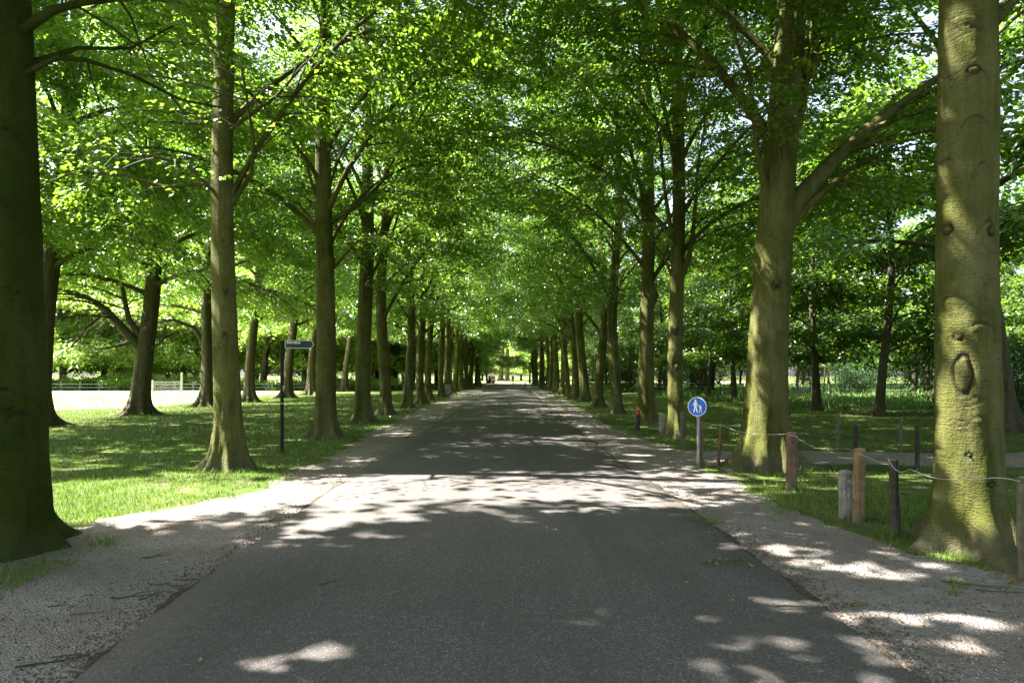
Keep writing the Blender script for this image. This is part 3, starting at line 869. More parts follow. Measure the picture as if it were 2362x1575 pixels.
make_tree('beech_tree', 'thick dark beech with a swollen burr, directly behind the red topped post', 'tree', b,
          dict(H=19, r0=.28, rtop=.06, lean=(.002, 0), wob=.06, seed=24, nth=44, dz=.11, flare=.22, fh=.40, roots=6,
               scars=[('knob', face(*b[:2]) + 1.25, 4.5, .2, .16), ('brow', face(*b[:2]), 3.2, .2, .8)]),
          dict(seed=244, z0=4.6, nl=25, reach=avenue_reach(-1), nleaf=60000, lsize=.14, mat=M['leaf'], zfloor=3.8, cull=near_cull(5), limb_r=.27,
               custom=[([at(b, 1495, 560, 24), at(b, 1480, 480, 23.9), at(b, 1440, 400, 23.6), at(b, 1420, 330, 23.3), at(b, 1380, 230, 23)], 0.065),
                       ([at(b, 1500, 650, 24), at(b, 1530, 600, 24), at(b, 1545, 560, 24.2), at(b, 1580, 480, 24.4)], 0.050)]),
          M['beech_bark'], GR)
# trees level with the camera whose crowns shade the foreground
for k, (x, y, s_) in enumerate([(-5.3, .4, 1), (5.2, .6, -1)]):
    make_tree('beech_tree', ['beech level with the viewpoint on the signpost side', 'beech level with the viewpoint on the wooden post side'][k], 'tree', (x, y, 0),
              dict(H=18, r0=.35, rtop=.06, seed=30 + k, nth=24, dz=.3, flare=.2),
              dict(seed=300 + k, z0=6.0, nl=20, reach=avenue_reach(s_), nleaf=130000, lsize=.11, mat=M['leaf'], zfloor=6.2, cull=near_cull(7.0, lambda p: p[:, 2] > CAMH + .62 * p[:, 1] + 1.0)),
              M['beech_bark'], [GL, GR][k], parts=False)

# --- shared avenue variants
GB, GC = [], []
def avenue_variant(seed, nleaf, ls, side, lod):
    return dict(tk=dict(H=18.5, r0=.29, rtop=.06, lean=(0, 0), wob=.14, seed=seed, nth=28 if lod else 20, dz=.25, flare=.20, fh=.42, roots=6,
                        scars=[('knob', rng.uniform(0, 6), rng.uniform(2.5, 5), .15, .06)]),
                gk=dict(seed=seed * 7, z0=4.2, nl=24, reach=avenue_reach(side), nleaf=nleaf, lsize=ls, mat=M['leaf'], zfloor=4.5, cull=None, limb_r=.24, sub=8))
lefts = [(-5.2, 29.6, .9), (-5.17, 35.7, .85), (-5.15, 41.2, .9), (-5.4, 47.6, .9), (-5.1, 53.8, .95)]
y = 59.6
while y < 134:
    lefts.append((-5.25 + rng.uniform(-.2, .2), y, rng.uniform(.85, 1.1)))
    y += rng.uniform(5.7, 6.4)
rights = [(4.92, 30.4, .85), (4.94, 36.7, .85), (5.1, 44.0, 1.0), (5.0, 50.0, .9), (5.05, 55.6, .85)]
y = 61.6
while y < 134:
    rights.append((5.1 + rng.uniform(-.2, .2), y, rng.uniform(.85, 1.1)))
    y += rng.uniform(5.7, 6.4)
protoB, protoC = [], []
def place_avenue(lst, start, side, grp, sname):
    for k, (x, y, s_) in enumerate(lst):
        n = ORD[min(start + k, len(ORD) - 1)]
        lab = f'{n} beech from the camera in the row on the {sname} side'
        far = y > 66
        protos = protoC if far else protoB
        cnt = 2 if far else 3
        if len(protos) < cnt:
            v = avenue_variant(50 + len(protos) + (10 if far else 0), 18000 if far else 30000, .235 if far else .19, 1, not far)
            t = make_tree('beech_tree', lab, 'tree', (x, y, 0), v['tk'], v['gk'], M['beech_bark_grey'] if len(protos) == 1 else M['beech_bark'], grp, rz=0 if side > 0 else math.pi, scale=s_, parts=False, unique=False)
            protos.append(t)
        else:
            src = protos[int(rng.integers(len(protos)))]
            copy_tree(src, 'beech_tree', lab, 'tree', (x, y, 0), (0 if side > 0 else math.pi) + rng.uniform(-.35, .35), s_, grp)
place_avenue(lefts, 4, 1, GL, 'signpost')
place_avenue(rights, 4, -1, GR, 'wooden post')

# --- second row on the meadow side: rough barked, low forked, drooping
def round_reach(R_):
    return lambda az, h: R_ * (.8 + .35 * math.sin(math.pi * min(1, h + .15))) * (1 - .5 * h ** 2)
GS = 'rough barked trees between the lawn and the meadow'
def second(label, loc, seed, lean, r0, custom, RR=6.6, nleaf=50000, ls=.20, cull=None, unique=True, z0=4.9, rz=0):
    return make_tree('lime_tree', label, 'tree', loc,
                     dict(H=17, r0=r0, rtop=.06, lean=lean, wob=.12, seed=seed, nth=48, dz=.15, flare=.42, fh=.50, roots=8, flute=.05),
                     dict(seed=seed * 3, z0=z0, nl=26, reach=round_reach(RR), nleaf=nleaf, lsize=ls, mat=M['leaf_oak'], el0=(26, 70), drop=54, zfloor=5.0, cull=cull, limb_r=.30, sub=9, droop=.4, custom=custom),
                     M['oak_bark'], GS, rz=rz, parts=unique, unique=unique)
def s_cull(p, ln):
    k = sun_keep(p, ln)
    k &= ~((p[:, 0] > -9.5) & (p[:, 2] < 4.0))
    return k
second('rough dark trunk leaning out behind the huge algae green trunk', (-15.7, 22.8, 0), 61, (.105, 0), .36, [], cull=s_cull)
b = (-15.85, 29.4, 0)
second('lone rough trunk with a long bough bending down over the bright meadow', b, 62, (.06, 0), .40,
       [([at(b, 325, 800, 29.4), at(b, 285, 760, 29.3), at(b, 245, 715, 29.2), at(b, 200, 685, 29.0), at(b, 140, 668, 28.8), at(b, 60, 700, 28.6)], .20),
        ([at(b, 310, 780, 29.4), at(b, 297, 735, 29.4), at(b, 285, 680, 29.5), at(b, 270, 600, 29.6), at(b, 240, 480, 29.8)], .14),
        ([at(b, 340, 800, 29.4), at(b, 372, 790, 29.3), at(b, 382, 755, 29.2), at(b, 378, 745, 29.0)], .05),
        ([at(b, 245, 720, 29.2), at(b, 200, 755, 28.6), at(b, 165, 800, 28.2), at(b, 120, 830, 28.0)], .05),
        ([at(b, 290, 770, 29.4), at(b, 260, 800, 29.0), at(b, 225, 805, 28.6), at(b, 190, 790, 28.2)], .05)], cull=s_cull)
b = (-16.15, 36.7, 0)
second('rough trunk half hidden behind the straight olive beech trunk', b, 63, (.065, 0), .36,
       [([at(b, 480, 790, 36.7), at(b, 445, 755, 36.5), at(b, 400, 738, 36.3), at(b, 350, 745, 36), at(b, 290, 790, 35.5)], .14)], cull=s_cull)
for k, (y, nm) in enumerate([(8.4, 'rough barked tree outside the frame beside the huge algae trunk'), (15.6, 'rough barked tree outside the frame on the lawn')]):
    second(nm, (-15.5, y, 0), 64 + k, (0, 0), .38, [], RR=7.6, nleaf=130000, ls=.13, cull=s_cull)
sp = second('rough trunk on the lawn between two beeches, nearer than the signpost pole', (-16.5, 43.9, 0), 67, (.05, 0), .34, [], nleaf=32000, ls=.23, unique=False)
SL = ['rough trunk standing directly behind the signpost pole', 'pale rooted trunk just past the signpost arrow tip', 'burled trunk glimpsed between the third and fourth beech', 'dark wide trunk at the brown fence rail', 'rough tree by the far end of the brown fence', 'rough tree past the brown fence beyond the lawn', 'distant rough tree at the lawn end']
for k, (x, y) in enumerate([(-16.6, 51.5), (-17.0, 59.5), (-17.6, 74), (-16.6, 84), (-17, 94), (-17, 105), (-17, 118)]):
    copy_tree(sp, 'lime_tree', SL[k], 'tree', (x, y, 0), rng.uniform(-.6, .6), rng.uniform(.95, 1.15), GS)

# --- woodland trees
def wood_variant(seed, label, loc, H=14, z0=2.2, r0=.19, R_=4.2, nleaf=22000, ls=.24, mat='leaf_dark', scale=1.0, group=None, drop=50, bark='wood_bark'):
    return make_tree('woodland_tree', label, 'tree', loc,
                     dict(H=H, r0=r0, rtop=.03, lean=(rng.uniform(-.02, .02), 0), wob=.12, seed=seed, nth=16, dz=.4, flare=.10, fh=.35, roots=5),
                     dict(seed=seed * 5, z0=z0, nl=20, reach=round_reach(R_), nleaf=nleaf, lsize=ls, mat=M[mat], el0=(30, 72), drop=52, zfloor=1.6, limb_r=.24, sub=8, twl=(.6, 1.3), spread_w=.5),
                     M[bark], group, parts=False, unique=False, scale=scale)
GW = 'woodland trees behind the side path'
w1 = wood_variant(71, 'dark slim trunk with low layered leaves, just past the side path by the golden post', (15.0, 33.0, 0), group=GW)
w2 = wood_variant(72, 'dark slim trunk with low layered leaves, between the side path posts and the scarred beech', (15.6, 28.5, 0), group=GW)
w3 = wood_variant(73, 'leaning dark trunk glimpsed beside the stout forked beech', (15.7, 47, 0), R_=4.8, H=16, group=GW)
copy_tree(w1, 'woodland_tree', 'dark trunk seen over the round blue sign', 'tree', (17.5, 61, 0), 1.2, 1.05, GW)
big = copy_tree(sp, 'woodland_tree', 'big rough trunk leaning out from behind the scarred beech', 'tree', (14.9, 20.6, 0), 2.4, 1.05, GW)
pts = [(15.2, 39.5), (16, 54), (15.4, 69), (16, 78), (16, 88), (16, 100), (16.4, 113), (15.8, 12.5), (17, 4)]
tries = 0
wr = np.random.default_rng(5)
while len(pts) < 58 and tries < 4000:
    tries += 1
    y = wr.uniform(26, 135)
    x = wr.uniform(19, 24 + y * .62)
    if 30 < y < 62 and x < 22 or y < 45 and x < 26:
        continue
    if all((x - a) ** 2 + (y - c) ** 2 > 30 for a, c in pts):
        pts.append((x, y))
for k, (x, y) in enumerate(pts):
    lab = ('dark woodland tree in the row past the side path' if k < 9 else
           'dark leafy tree deep in the wood past the side path' if y > 75 else 'dark leafy tree standing in the rough grass of the wood')
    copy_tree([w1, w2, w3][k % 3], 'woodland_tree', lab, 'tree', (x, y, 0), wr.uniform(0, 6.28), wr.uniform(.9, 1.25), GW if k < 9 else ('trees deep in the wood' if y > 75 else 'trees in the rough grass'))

# bright trees beyond the meadow and past the end of the avenue
GM = 'sunlit trees beyond the meadow fence'
m1 = wood_variant(81, 'full sunlit tree with foliage to the ground beyond the meadow fence', (-34, 92, 0), H=15, z0=1.2, R_=7, r0=.3, nleaf=20000, ls=.36, mat='leaf_glare', group=GM)
m2 = wood_variant(82, 'full sunlit tree with foliage to the ground beyond the meadow fence', (-46, 96, 0), H=17, z0=1.2, R_=7.5, r0=.3, nleaf=20000, ls=.38, mat='leaf_glare', group=GM)
mp = [(-26, 96), (-56, 94), (-67, 98), (-79, 94), (-90, 100), (-20, 104), (-29, 110), (-41, 112), (-53, 114), (-66, 116), (-80, 117), (-94, 118), (-108, 112), (-22, 125), (-36, 130), (-50, 133), (-25, 86), (-31, 85), (-39, 87), (-47, 86), (-55, 86), (-64, 87), (-74, 88), (-14.5, 90), (-12.5, 112), (-13, 126), (-26, 140), (-18, 134)]
for k, (x, y) in enumerate(mp):
    copy_tree([m1, m2][k % 2], 'woodland_tree', 'full sunlit tree with foliage to the ground beyond the meadow fence', 'tree', (x + rng.uniform(-1, 1), y, 0), rng.uniform(0, 6), rng.uniform(1.15, 1.55), GM)
GE = 'trees past the end of the avenue'
ep = [(-30, 215), (-18, 218), (-8, 226), (5, 232), (9.5, 214), (18, 216), (28, 222), (38, 216), (-42, 220), (0, 245), (14, 246), (-14, 247), (50, 215), (-54, 216), (26, 245), (-28, 243)]
for k, (x, y) in enumerate(ep):
    copy_tree([m1, m2][k % 2], 'woodland_tree', 'bright leafy tree standing behind the clearing past the avenue', 'tree', (x, y, 0), rng.uniform(0, 6), rng.uniform(1.0, 1.35), GE)
# the great double trunk that closes the view
t = copy_tree(sp, 'lime_tree', 'great dark trunk closing the view at the far end of the avenue', 'tree', (-1.7, 200, 0), .4, 1.9, None)
t2 = copy_tree(sp, 'lime_tree', 'paler trunk merged beside the great dark trunk at the avenue end', 'tree', (.2, 199, 0), 2.0, 1.8, None)
copy_tree(w3, 'woodland_tree', 'thin trunk just past the people at the avenue end', 'tree', (-4.2, 150, 0), 1.0, 1.3, None)
copy_tree(w3, 'woodland_tree', 'dark trunk at the cross road opposite the walker', 'tree', (5.2, 152, 0), 3.0, 1.3, None)
for k, (x, y) in enumerate([(-10, 152), (-16, 155), (10.5, 153), (17, 156), (-23, 152), (24, 153)]):
    copy_tree([m1, m2][k % 2], 'woodland_tree', 'leafy tree along the far side of the cross road', 'tree', (x, y, 0), rng.uniform(0, 6), 1.25, 'trees along the cross road')

# --- shrubs and undergrowth
def shrub(label, loc, w, h, n, ls, mat, seed, group=None, name='shrub'):
    rg = np.random.default_rng(seed)
    t = thing(name, label, 'shrub', loc, 0, group)
    A = Acc()
    ends = []
    for k in range(14):
        a = rg.uniform(0, 6.28); e = rg.uniform(.5, 1.3)
        P = [np.zeros(3)]
        for s_ in range(5):
            P.append(P[-1] + np.array([math.cos(a) * math.cos(e) * w, math.sin(a) * math.cos(e) * w, math.sin(e) * h]) * .2)
            a += rg.normal(0, .25); e -= .05
        P = np.array(P)
        A.tube(P, .03 * (1 - np.linspace(0, 1, 6)) + .004, 5)
        ends.append(P[2:])
    obj('stems', A.mesh('stems', M['twig']), t, kind='stuff')
    E = np.concatenate(ends)
    c = E[rg.integers(len(E), size=60)] + rg.normal(0, 1, (60, 3)) * np.array([w, w, h * .6]) * .25
    idx = rg.integers(60, size=n)
    p = c[idx] + rg.normal(0, 1, (n, 3)) * np.array([w * .15, w * .15, h * .10])
    p[:, 2] = np.abs(p[:, 2]) + .05
    ax = unit(rg.normal(0, 1, (n, 3)) + np.array([0, 0, -.2]))
    nr = unit(rg.normal(0, .7, (n, 3)) + np.array([0, 0, 1]))
    obj('leaves', leaf_mesh('leaves', p, ax, nr, ls * rg.uniform(.6, 1.2, n), M[mat]), t, kind='stuff')
    return t
s1 = shrub('big glossy dark evergreen bush behind the wood trunks', (20.5, 31, 0), 2.6, 3.0, 9000, .12, 'leaf_blue', 91)
s2 = shrub('dark evergreen bush beside the scarred beech trunk', (20.0, 24.5, 0), 2.6, 3.2, 9000, .11, 'leaf_blue', 92)
sh = [((24.5, 33), 'evergreen bush set back past the glossy dark bush'), ((23.5, 27), 'evergreen bush at the edge of the frame'), ((27, 38), 'evergreen bush deep in the wood'), ((26, 21), 'evergreen bush beyond the big leaning trunk'), ((21, 17.5), 'evergreen bush by the side path end'),
      ((15, 66), 'dark bush behind the bumpy beech'), ((12, 72), 'dark bush behind the burr beech'), ((20, 70), 'dark bush by the wood fence'), ((31, 60), 'dark bush far back over the rough grass')]
for k, ((x, y), l) in enumerate(sh):
    r = thing('shrub', l, 'shrub', (x, y, 0), k * 1.3)
    r.scale = (1, 1, rng.uniform(.7, 1.05))
    for ch in [s1, s2][k % 2].children:
        c = ch.copy(); c.parent = r; col.objects.link(c)
for k in range(20):
    x, y = 14 + k * 4.6 + rng.uniform(-1.5, 1.5), 121 + rng.uniform(-6, 8) - k * .8
    r = thing('shrub', 'dark evergreen bush at the back edge of the wood', 'shrub', (x, y, 0), k * 1.1, 'bushes at the back edge of the wood')
    r.scale = (1.7, 1.7, rng.uniform(1.0, 1.7))
    for ch in [s1, s2][k % 2].children:
        c = ch.copy(); c.parent = r; col.objects.link(c)
hb = shrub('leafy green hedge bush along the meadow fence', (-50, 81, 0), 2.6, 1.6, 5000, .22, 'leaf_oak', 93, 'bushes along the meadow fence')
for k, x in enumerate([-60, -55.5, -44, -38, -31, -27, -23, -66, -72, -18.5, -14]):
    r = thing('shrub', 'leafy green hedge bush along the meadow fence', 'shrub', (x, 80.5 + rng.uniform(-.5, 3), 0), k, 'bushes along the meadow fence')
    r.scale = (1.1, 1.1, rng.uniform(.6, 1.1))
    for ch in hb.children:
        c = ch.copy(); c.parent = r; col.objects.link(c)

# ------------------------------------------------------------------ grass
def blades(name, p, h, w, mat, seed, **kw):
    rg = np.random.default_rng(seed)
    n = len(p)
    a = rg.uniform(0, 6.28, n)
    s_ = np.stack([np.cos(a), np.sin(a), np.zeros(n)], -1)
    ln = np.clip(rg.normal(0, .38, (n, 2)), -.6, .6) * h[:, None]
    V = np.empty((n, 3, 3))
    V[:, 0] = p - s_ * w[:, None] * .5
    V[:, 1] = p + s_ * w[:, None] * .5
    V[:, 2] = p + np.concatenate([ln, h[:, None]], 1)
    return obj(name, mesh_np(name, V.reshape(-1, 3), np.arange(n * 3).reshape(-1, 3), mat, False), **kw)

rg_l = np.random.default_rng(4)
def lawn_mask(x, y):
    lg = clip_lerp(y, LG); rgx = clip_lerp(y, RG)
    left = lg - x
    right = x - rgx
    side = (y > 12.8 + .3 * np.sin(x * .4)) & (y < 15.35) & (x > 3)
    e = np.where(x < 0, left, right)
    n = fbm(x * 1.6, y * 1.6, 0, 41, 4)
    k = e > (n - .66) * 1.1
    soil = fbm(x * .8, y * .8, 0, 55, 4)
    k &= ~((soil > .47) & (x > 0) & (rg_l.random(len(x)) < .85)) & ~((soil > .73) & (x < 0))
    k &= ~side
    return k
n = 900000
d = 4.6 * (60 / 4.6) ** rng.random(n)
ang = np.tan(R(50)) * rng.uniform(-1, 1, n)
x, y = ang * d, d
k = lawn_mask(x, y)
# extra tufts on the verges by the near trunks
tuft = (fbm(x * 2.2, y * 2.2, 0, 63, 3) > np.where(x < 0, .52, .60)) & (y < 8.5) & (((x < -3.9) & (y > 5.0)) | ((x > 3.4) & (y > 5.2)))
k |= tuft
k &= (fbm(x * 3, y * 3, 0, 71, 2) > .33) | (rng.random(n) < .35)
x, y, d = x[k], y[k], d[k]
if len(x) > 225000:
    x, y, d = x[:225000], y[:225000], d[:225000]
hgt = (.028 + .030 * fbm(x * 1.1, y * 1.1, 0, 81, 3) + .035 * np.clip(fbm(x * 4, y * 4, 0, 83, 2) - .55, 0, 1) * 3) * rng.uniform(.6, 1.4, len(x))
hgt = np.minimum(hgt, .085)
for tx, ty, tr in [(-5.02, 6.55, .75), (-4.98, 12.25, .45), (-4.95, 18.6, .55), (-5.2, 24.7, .5), (4.56, 6.72, .62), (4.72, 12.5, .65), (4.6, 18.55, .4), (4.95, 24.1, .5), (-15.85, 29.4, .7), (-16.15, 36.7, .7)] + [
        (2.3, 7.92, .08), (4.05, 7.24, .06), (4.2, 10.17, .08), (4.1, 8.12, .09), (3.6, 12.7, .06), (-4.86, 14.8, .05)]:
    m_ = int(420 * tr + 60)
    a_ = rng.uniform(0, 6.28, m_); q_ = tr * (1 + np.abs(rng.normal(0, .22, m_))) + .02
    x = np.append(x, tx + np.cos(a_) * q_); y = np.append(y, ty + np.sin(a_) * q_); d = np.append(d, np.full(m_, ty))
    hgt = np.append(hgt, rng.uniform(.05, .13, m_))
blades('grass', np.stack([x, y, np.zeros(len(x))], -1), hgt * (1 + d * .012), .0045 + .00062 * d, M['blade'], 5, kind='stuff')
# tall rough grass and undergrowth in the wood
n = 70000
y = 34 * (130 / 34) ** rng.random(n)
x = rng.uniform(11.5, 12 + y * .75)
k = (fbm(x * .25, y * .25, 0, 99, 3) > .40) & (x > 12.5 + 3 * (y < 44))
x, y = x[k], y[k]
blades('undergrowth', np.stack([x, y, np.zeros(len(x))], -1), rng.uniform(.12, .45, len(x)), .012 + .0013 * y, M['blade_pale'], 6, kind='stuff')

# pebbles and litter crumbs
def scatter_bits(name, n, mat, size, zone, seed, flat=.5):
    rg = np.random.default_rng(seed)
    x, y = zone(rg, n)
    m = len(x)
    r = size * rg.uniform(.4, 1.3, m)
    c = np.stack([x, y, np.full(m, .008)], -1)
    a = rg.uniform(0, 6.28, m)
    V = np.empty((m, 5, 3))
    for j in range(4):
        rr = r * rg.uniform(.6, 1.2, m)
        V[:, j] = c + np.stack([np.cos(a + j * 1.57) * rr, np.sin(a + j * 1.57) * rr, rg.uniform(-.2, .3, m) * r * flat], -1)
    V[:, 4] = c + np.stack([rg.normal(0, .2, m) * r, rg.normal(0, .2, m) * r, r * flat + .004], -1)
    q = np.array([[0, 1, 4], [1, 2, 4], [2, 3, 4], [3, 0, 4]])
    Fc = (q[None] + (np.arange(m) * 5)[:, None, None]).reshape(-1, 3)
    return obj(name, mesh_np(name, V.reshape(-1, 3), Fc, mat, False), kind='stuff')
def zone_verge(rg, n):
    d = 3.2 * (16 / 3.2) ** rg.random(n)
    x = np.tan(R(48)) * rg.uniform(-1, 1, n) * d
    L = (x < clip_lerp(d, LE) - .1) & (x > clip_lerp(d, LG))
    Rr = (x > clip_lerp(d, RE) + .1) & (x < clip_lerp(d, RG))
    k = (L | Rr) & (fbm(x * 1.5, d * 1.5, 0, 15, 3) > .42)
    return x[k], d[k]
def zone_edge(rg, n):
    d = 3.2 * (40 / 3.2) ** rg.random(n)
    s_ = rg.random(n) < .5
    x = np.where(s_, clip_lerp(d, LE) - .06, clip_lerp(d, RE) + .06) + rg.normal(0, .14, n)
    return x, d
scatter_bits('pebbles', 20000, plain('pebble', (.30, .28, .25), .8, .5, 0, 40), .0065, zone_verge, 1)
scatter_bits('leaf_litter', 9000, plain('litter', (.075, .052, .03), .9, .6, 0, 40), .011, zone_edge, 2, .35)
def zone_soil(rg, n):
    d = 3.4 * (16 / 3.4) ** rg.random(n)
    x = np.tan(R(46)) * rg.uniform(-1, 1, n) * d
    L = (x < clip_lerp(d, LE)) & (x > clip_lerp(d, LG) - .4)
    Rr = (x > clip_lerp(d, RE)) & (x < clip_lerp(d, RG) + .8)
    k = (L | Rr) & (fbm(x * 2.5, d * 2.5, 0, 19, 3) > .5)
    return x[k], d[k]
scatter_bits('bark_crumbs', 9000, plain('crumb', (.04, .03, .02), .9, .6, 0, 40), .010, zone_soil, 3, .3)

# fallen twigs (single things)
def gp(px, py):
    d = F * CAMH / (py - 866)
    return ((px - 1168) / F * d, d)
tw = [(330, 1290, .30, .5), (405, 1342, .34, .1), (340, 1352, .5, -.15), (120, 1525, .7, .2), (35, 1545, .45, .7), (160, 1425, .35, .3), (255, 1385, .4, .6), (320, 1390, .3, 1.1), (440, 1200, .5, .1), (580, 1207, .6, .25),
      (640, 1222, .5, .5), (735, 1362, .22, .8), (1770, 1330, .6, -.4), (1680, 1058, .7, -.1), (2170, 1345, .7, -.35), (2250, 1365, .6, -.4), (1790, 1412, .4, -.2), (110, 1405, .25, .1)]
for k, (px, py, L, a) in enumerate(tw):
    x, y = gp(px, py)
    A = Acc()
    m = 6
    P = np.zeros((m, 3))
    for s_ in range(1, m):
        a_ = a + rng.normal(0, .25)
        P[s_] = P[s_ - 1] + np.array([math.cos(a_), math.sin(a_), 0]) * L / m
    P[:, 2] = .012 + .01 * rng.random(m)
    A.tube(P, np.linspace(.0065, .002, m) * rng.uniform(.6, 1.2), 5)
    if k % 3 == 0:
        A.tube(np.array([P[2], P[2] + np.array([.06, .05, .02]), P[2] + np.array([.12, .05, .01])]), [.004, .003, .001], 4)
    z = .036 if abs(x) < 2.2 else .004
    thing('fallen_twig', 'bare fallen twig lying on the road' if abs(x) < 2.2 else 'dark fallen twig lying on the gravel verge', 'twig', (x, y, z), 0, 'fallen twigs on the road' if abs(x) < 2.2 else 'fallen twigs on the gravel verges', A.mesh('fallen_twig', M['twig']))
# leafy sprigs on the road
def sprig(px, py, n, spread, label, mat):
    x, y = gp(px, py)
    z = .04 if abs(x) < 2.2 else .012
    t = thing('fallen_sprig', label, 'sprig', (x, y, z))
    A = Acc()
    A.tube([(-spread, 0, .01), (0, .03, .02), (spread, 0, .01)], [.004, .004, .002], 5)
    obj('stem', A.mesh('stem', M['twig']), t)
    for k in range(n):
        p = np.array([[rng.uniform(-spread, spread), rng.normal(0, .04), .012 + .02 * rng.random()]])
        obj('leaf', leaf_mesh('leaf', p, unit(rng.normal(0, 1, (1, 3)) * [1, 1, .4]), unit(np.array([[0, 0, 1.]]) + rng.normal(0, .5, (1, 3))), np.array([.075]) * rng.uniform(.7, 1.2), mat, .6), t)
green = leaf_mat('fallen_green', (.07, .12, .03), (.13, .19, .05), (.1, .2, .03))
brown = leaf_mat('fallen_brown', (.14, .09, .02), (.32, .22, .04), (.2, .14, .02))
sprig(1642, 1312, 6, .08, 'small crumpled green leaf cluster on the asphalt', green)
sprig(1690, 1308, 11, .13, 'longer fallen sprig of green leaves on the asphalt', green)
sprig(1982, 1402, 5, .08, 'yellowed leaf cluster on the gravel', brown)
sprig(2350, 1350, 5, .08, 'dry leaf cluster at the foot of the grey end post', brown)
fl = [(600, 1372), (663, 1368), (1190, 1192), (1478, 1163), (1970, 1380), (2253, 1380), (2325, 1378), (1590, 1355), (1975, 1560), (1215, 1450), (460, 1543), (1596, 1075), (1800, 1342), (2080, 1440), (1690, 1395), (950, 1425), (380, 1300), (300, 1465)]
for k, (px, py) in enumerate(fl):
    x, y = gp(px, py)
    z = .040 if abs(x) < 2.25 else .014
    p = np.array([[0, 0, .004]])
    me = leaf_mesh('fallen_leaf', p, unit(np.array([[rng.normal(), rng.normal(), .15]])), unit(np.array([[0, 0, 1.]]) + rng.normal(0, .3, (1, 3))), np.array([.05]), brown if k % 3 else green, .6)
    thing('fallen_leaf', 'single small fallen leaf on the asphalt' if abs(x) < 2.25 else 'single small fallen leaf on the gravel', 'leaf', (x, y, z), 0, 'fallen leaves on the asphalt' if abs(x) < 2.25 else 'fallen leaves on the gravel', me)

# ------------------------------------------------------------------ posts and wires
def post(px, py_top, py_base, w, mat, label, name='wooden_post', lean=(0, 0), k=14, round_top=False, cap=True, group=None, dd=0):
    d = F * CAMH / (py_base - 866)
    x = (px - 1168) / F * d
    h = (py_base - py_top) / F * d
    r = w / F * d / 2
    zs = np.concatenate([[-.05], np.linspace(0, h - (.05 if round_top else .012), 9)])
    rg = np.random.default_rng(int(px))
    rr = r * (1 + rg.normal(0, .025, len(zs)))
    P = np.stack([lean[0] * zs + rg.normal(0, r * .05, len(zs)), lean[1] * zs, zs], -1)
    if round_top:
        for a in (.3, .6, .85, .98):
            P = np.concatenate([P, [[P[-1][0], P[-1][1], h - .05 + .05 * a]]]); rr = np.append(rr, r * math.sqrt(max(.02, 1 - a * a)))
    else:
        P = np.concatenate([P, [[lean[0] * h, lean[1] * h, h]]]); rr = np.append(rr, r * .90)
    A = Acc()
    A.tube(P, rr, k, cap=True)
    # checks: uneven section
    t = thing(name, label, 'post', (x, d, 0), 0, group)
    obj('shaft', A.mesh('shaft', mat), t)
    if cap and not round_top:
        B = Acc()
        B.tube([(lean[0] * h, lean[1] * h, h + .001), (lean[0] * h, lean[1] * h, h + .004)], r * .86, k, cap=True)
        obj('end_grain', B.mesh('end_grain', M['endgrain']), t)
    return t, np.array([x + lean[0] * h, d + lean[1] * h, h]), r
t, _, _ = post(1471, 955, 994.6, 10, M['black'], 'short black marker post with a red and orange top by the burr beech', 'marker_post', cap=False)
B = Acc(); B.tube([(0, 0, .50), (0, 0, .62), (0, 0, .66)], [.067, .067, .045], 12, cap=True); obj('cap', B.mesh('cap', M['red']), t)
B = Acc(); B.box((0.0, -.055, .665), (.11, .05, .012)); o_ = obj('reflector', B.mesh('reflector', M['orange'], False), t)
post(1527, 954, 998, 15, M['post_grey'], 'short thick grey post with a rounded top, next to the marker post', 'bollard', round_top=True)
post(1574, 951, 1033, 8.5, M['post_dull'], 'thin straight greenish post standing before the bumpy beech')
_, pA, rA = post(1617, 973, 1076, 11, M['post_brown'], 'brown post touching the blue sign pole')
_, pB, rB = post(1656, 978, 1073, 8, M['post_brown'], 'thin slanting brown post between the sign and the forked beech', lean=(.075, 0))
post(1822, 980, 1066, 10, M['post_brown'], 'brown post mostly hidden behind the stout reddish post')
_, pC, rC = post(1825, 998, 1129.3, 24.5, M['post_brown'], 'stout reddish brown post before the forked beech', lean=(.012, 0))
post(1931, 954.5, 1040.6, 7.5, M['post_dull'], 'thin weathered post at the far edge of the side path, farther from the scarred beech', lean=(.012, 0))
post(1974, 977.5, 1072, 10, M['post_dark'], 'dark post rising behind the golden post')
post(2078, 961.7, 1042, 7.5, M['post_dull'], 'thin weathered post at the far edge of the side path, closer to the scarred beech')
post(2116, 979, 1079, 10, M['post_dark'], 'dark post standing at the near edge of the side path')
_, pD, rD = post(1981, 1035, 1204, 26, M['post_gold'], 'golden brown round post leaning against the old grey stump', lean=(.014, 0))
old, pO, rO = post(1951, 1082, 1195.6, 31, M['post_grey'], 'short pale grey weathered post with black scribble', 'bollard', round_top=True)
_, pE, rE = post(2066, 1061, 1236, 20, M['post_dark'], 'dark bark covered post tilting toward the gravel', lean=(-.03, 0))
_, pG, rG = post(2370, 1102, 1339, 40, M['post_dull'], 'grey split post cropped at the frame edge before the scarred beech')
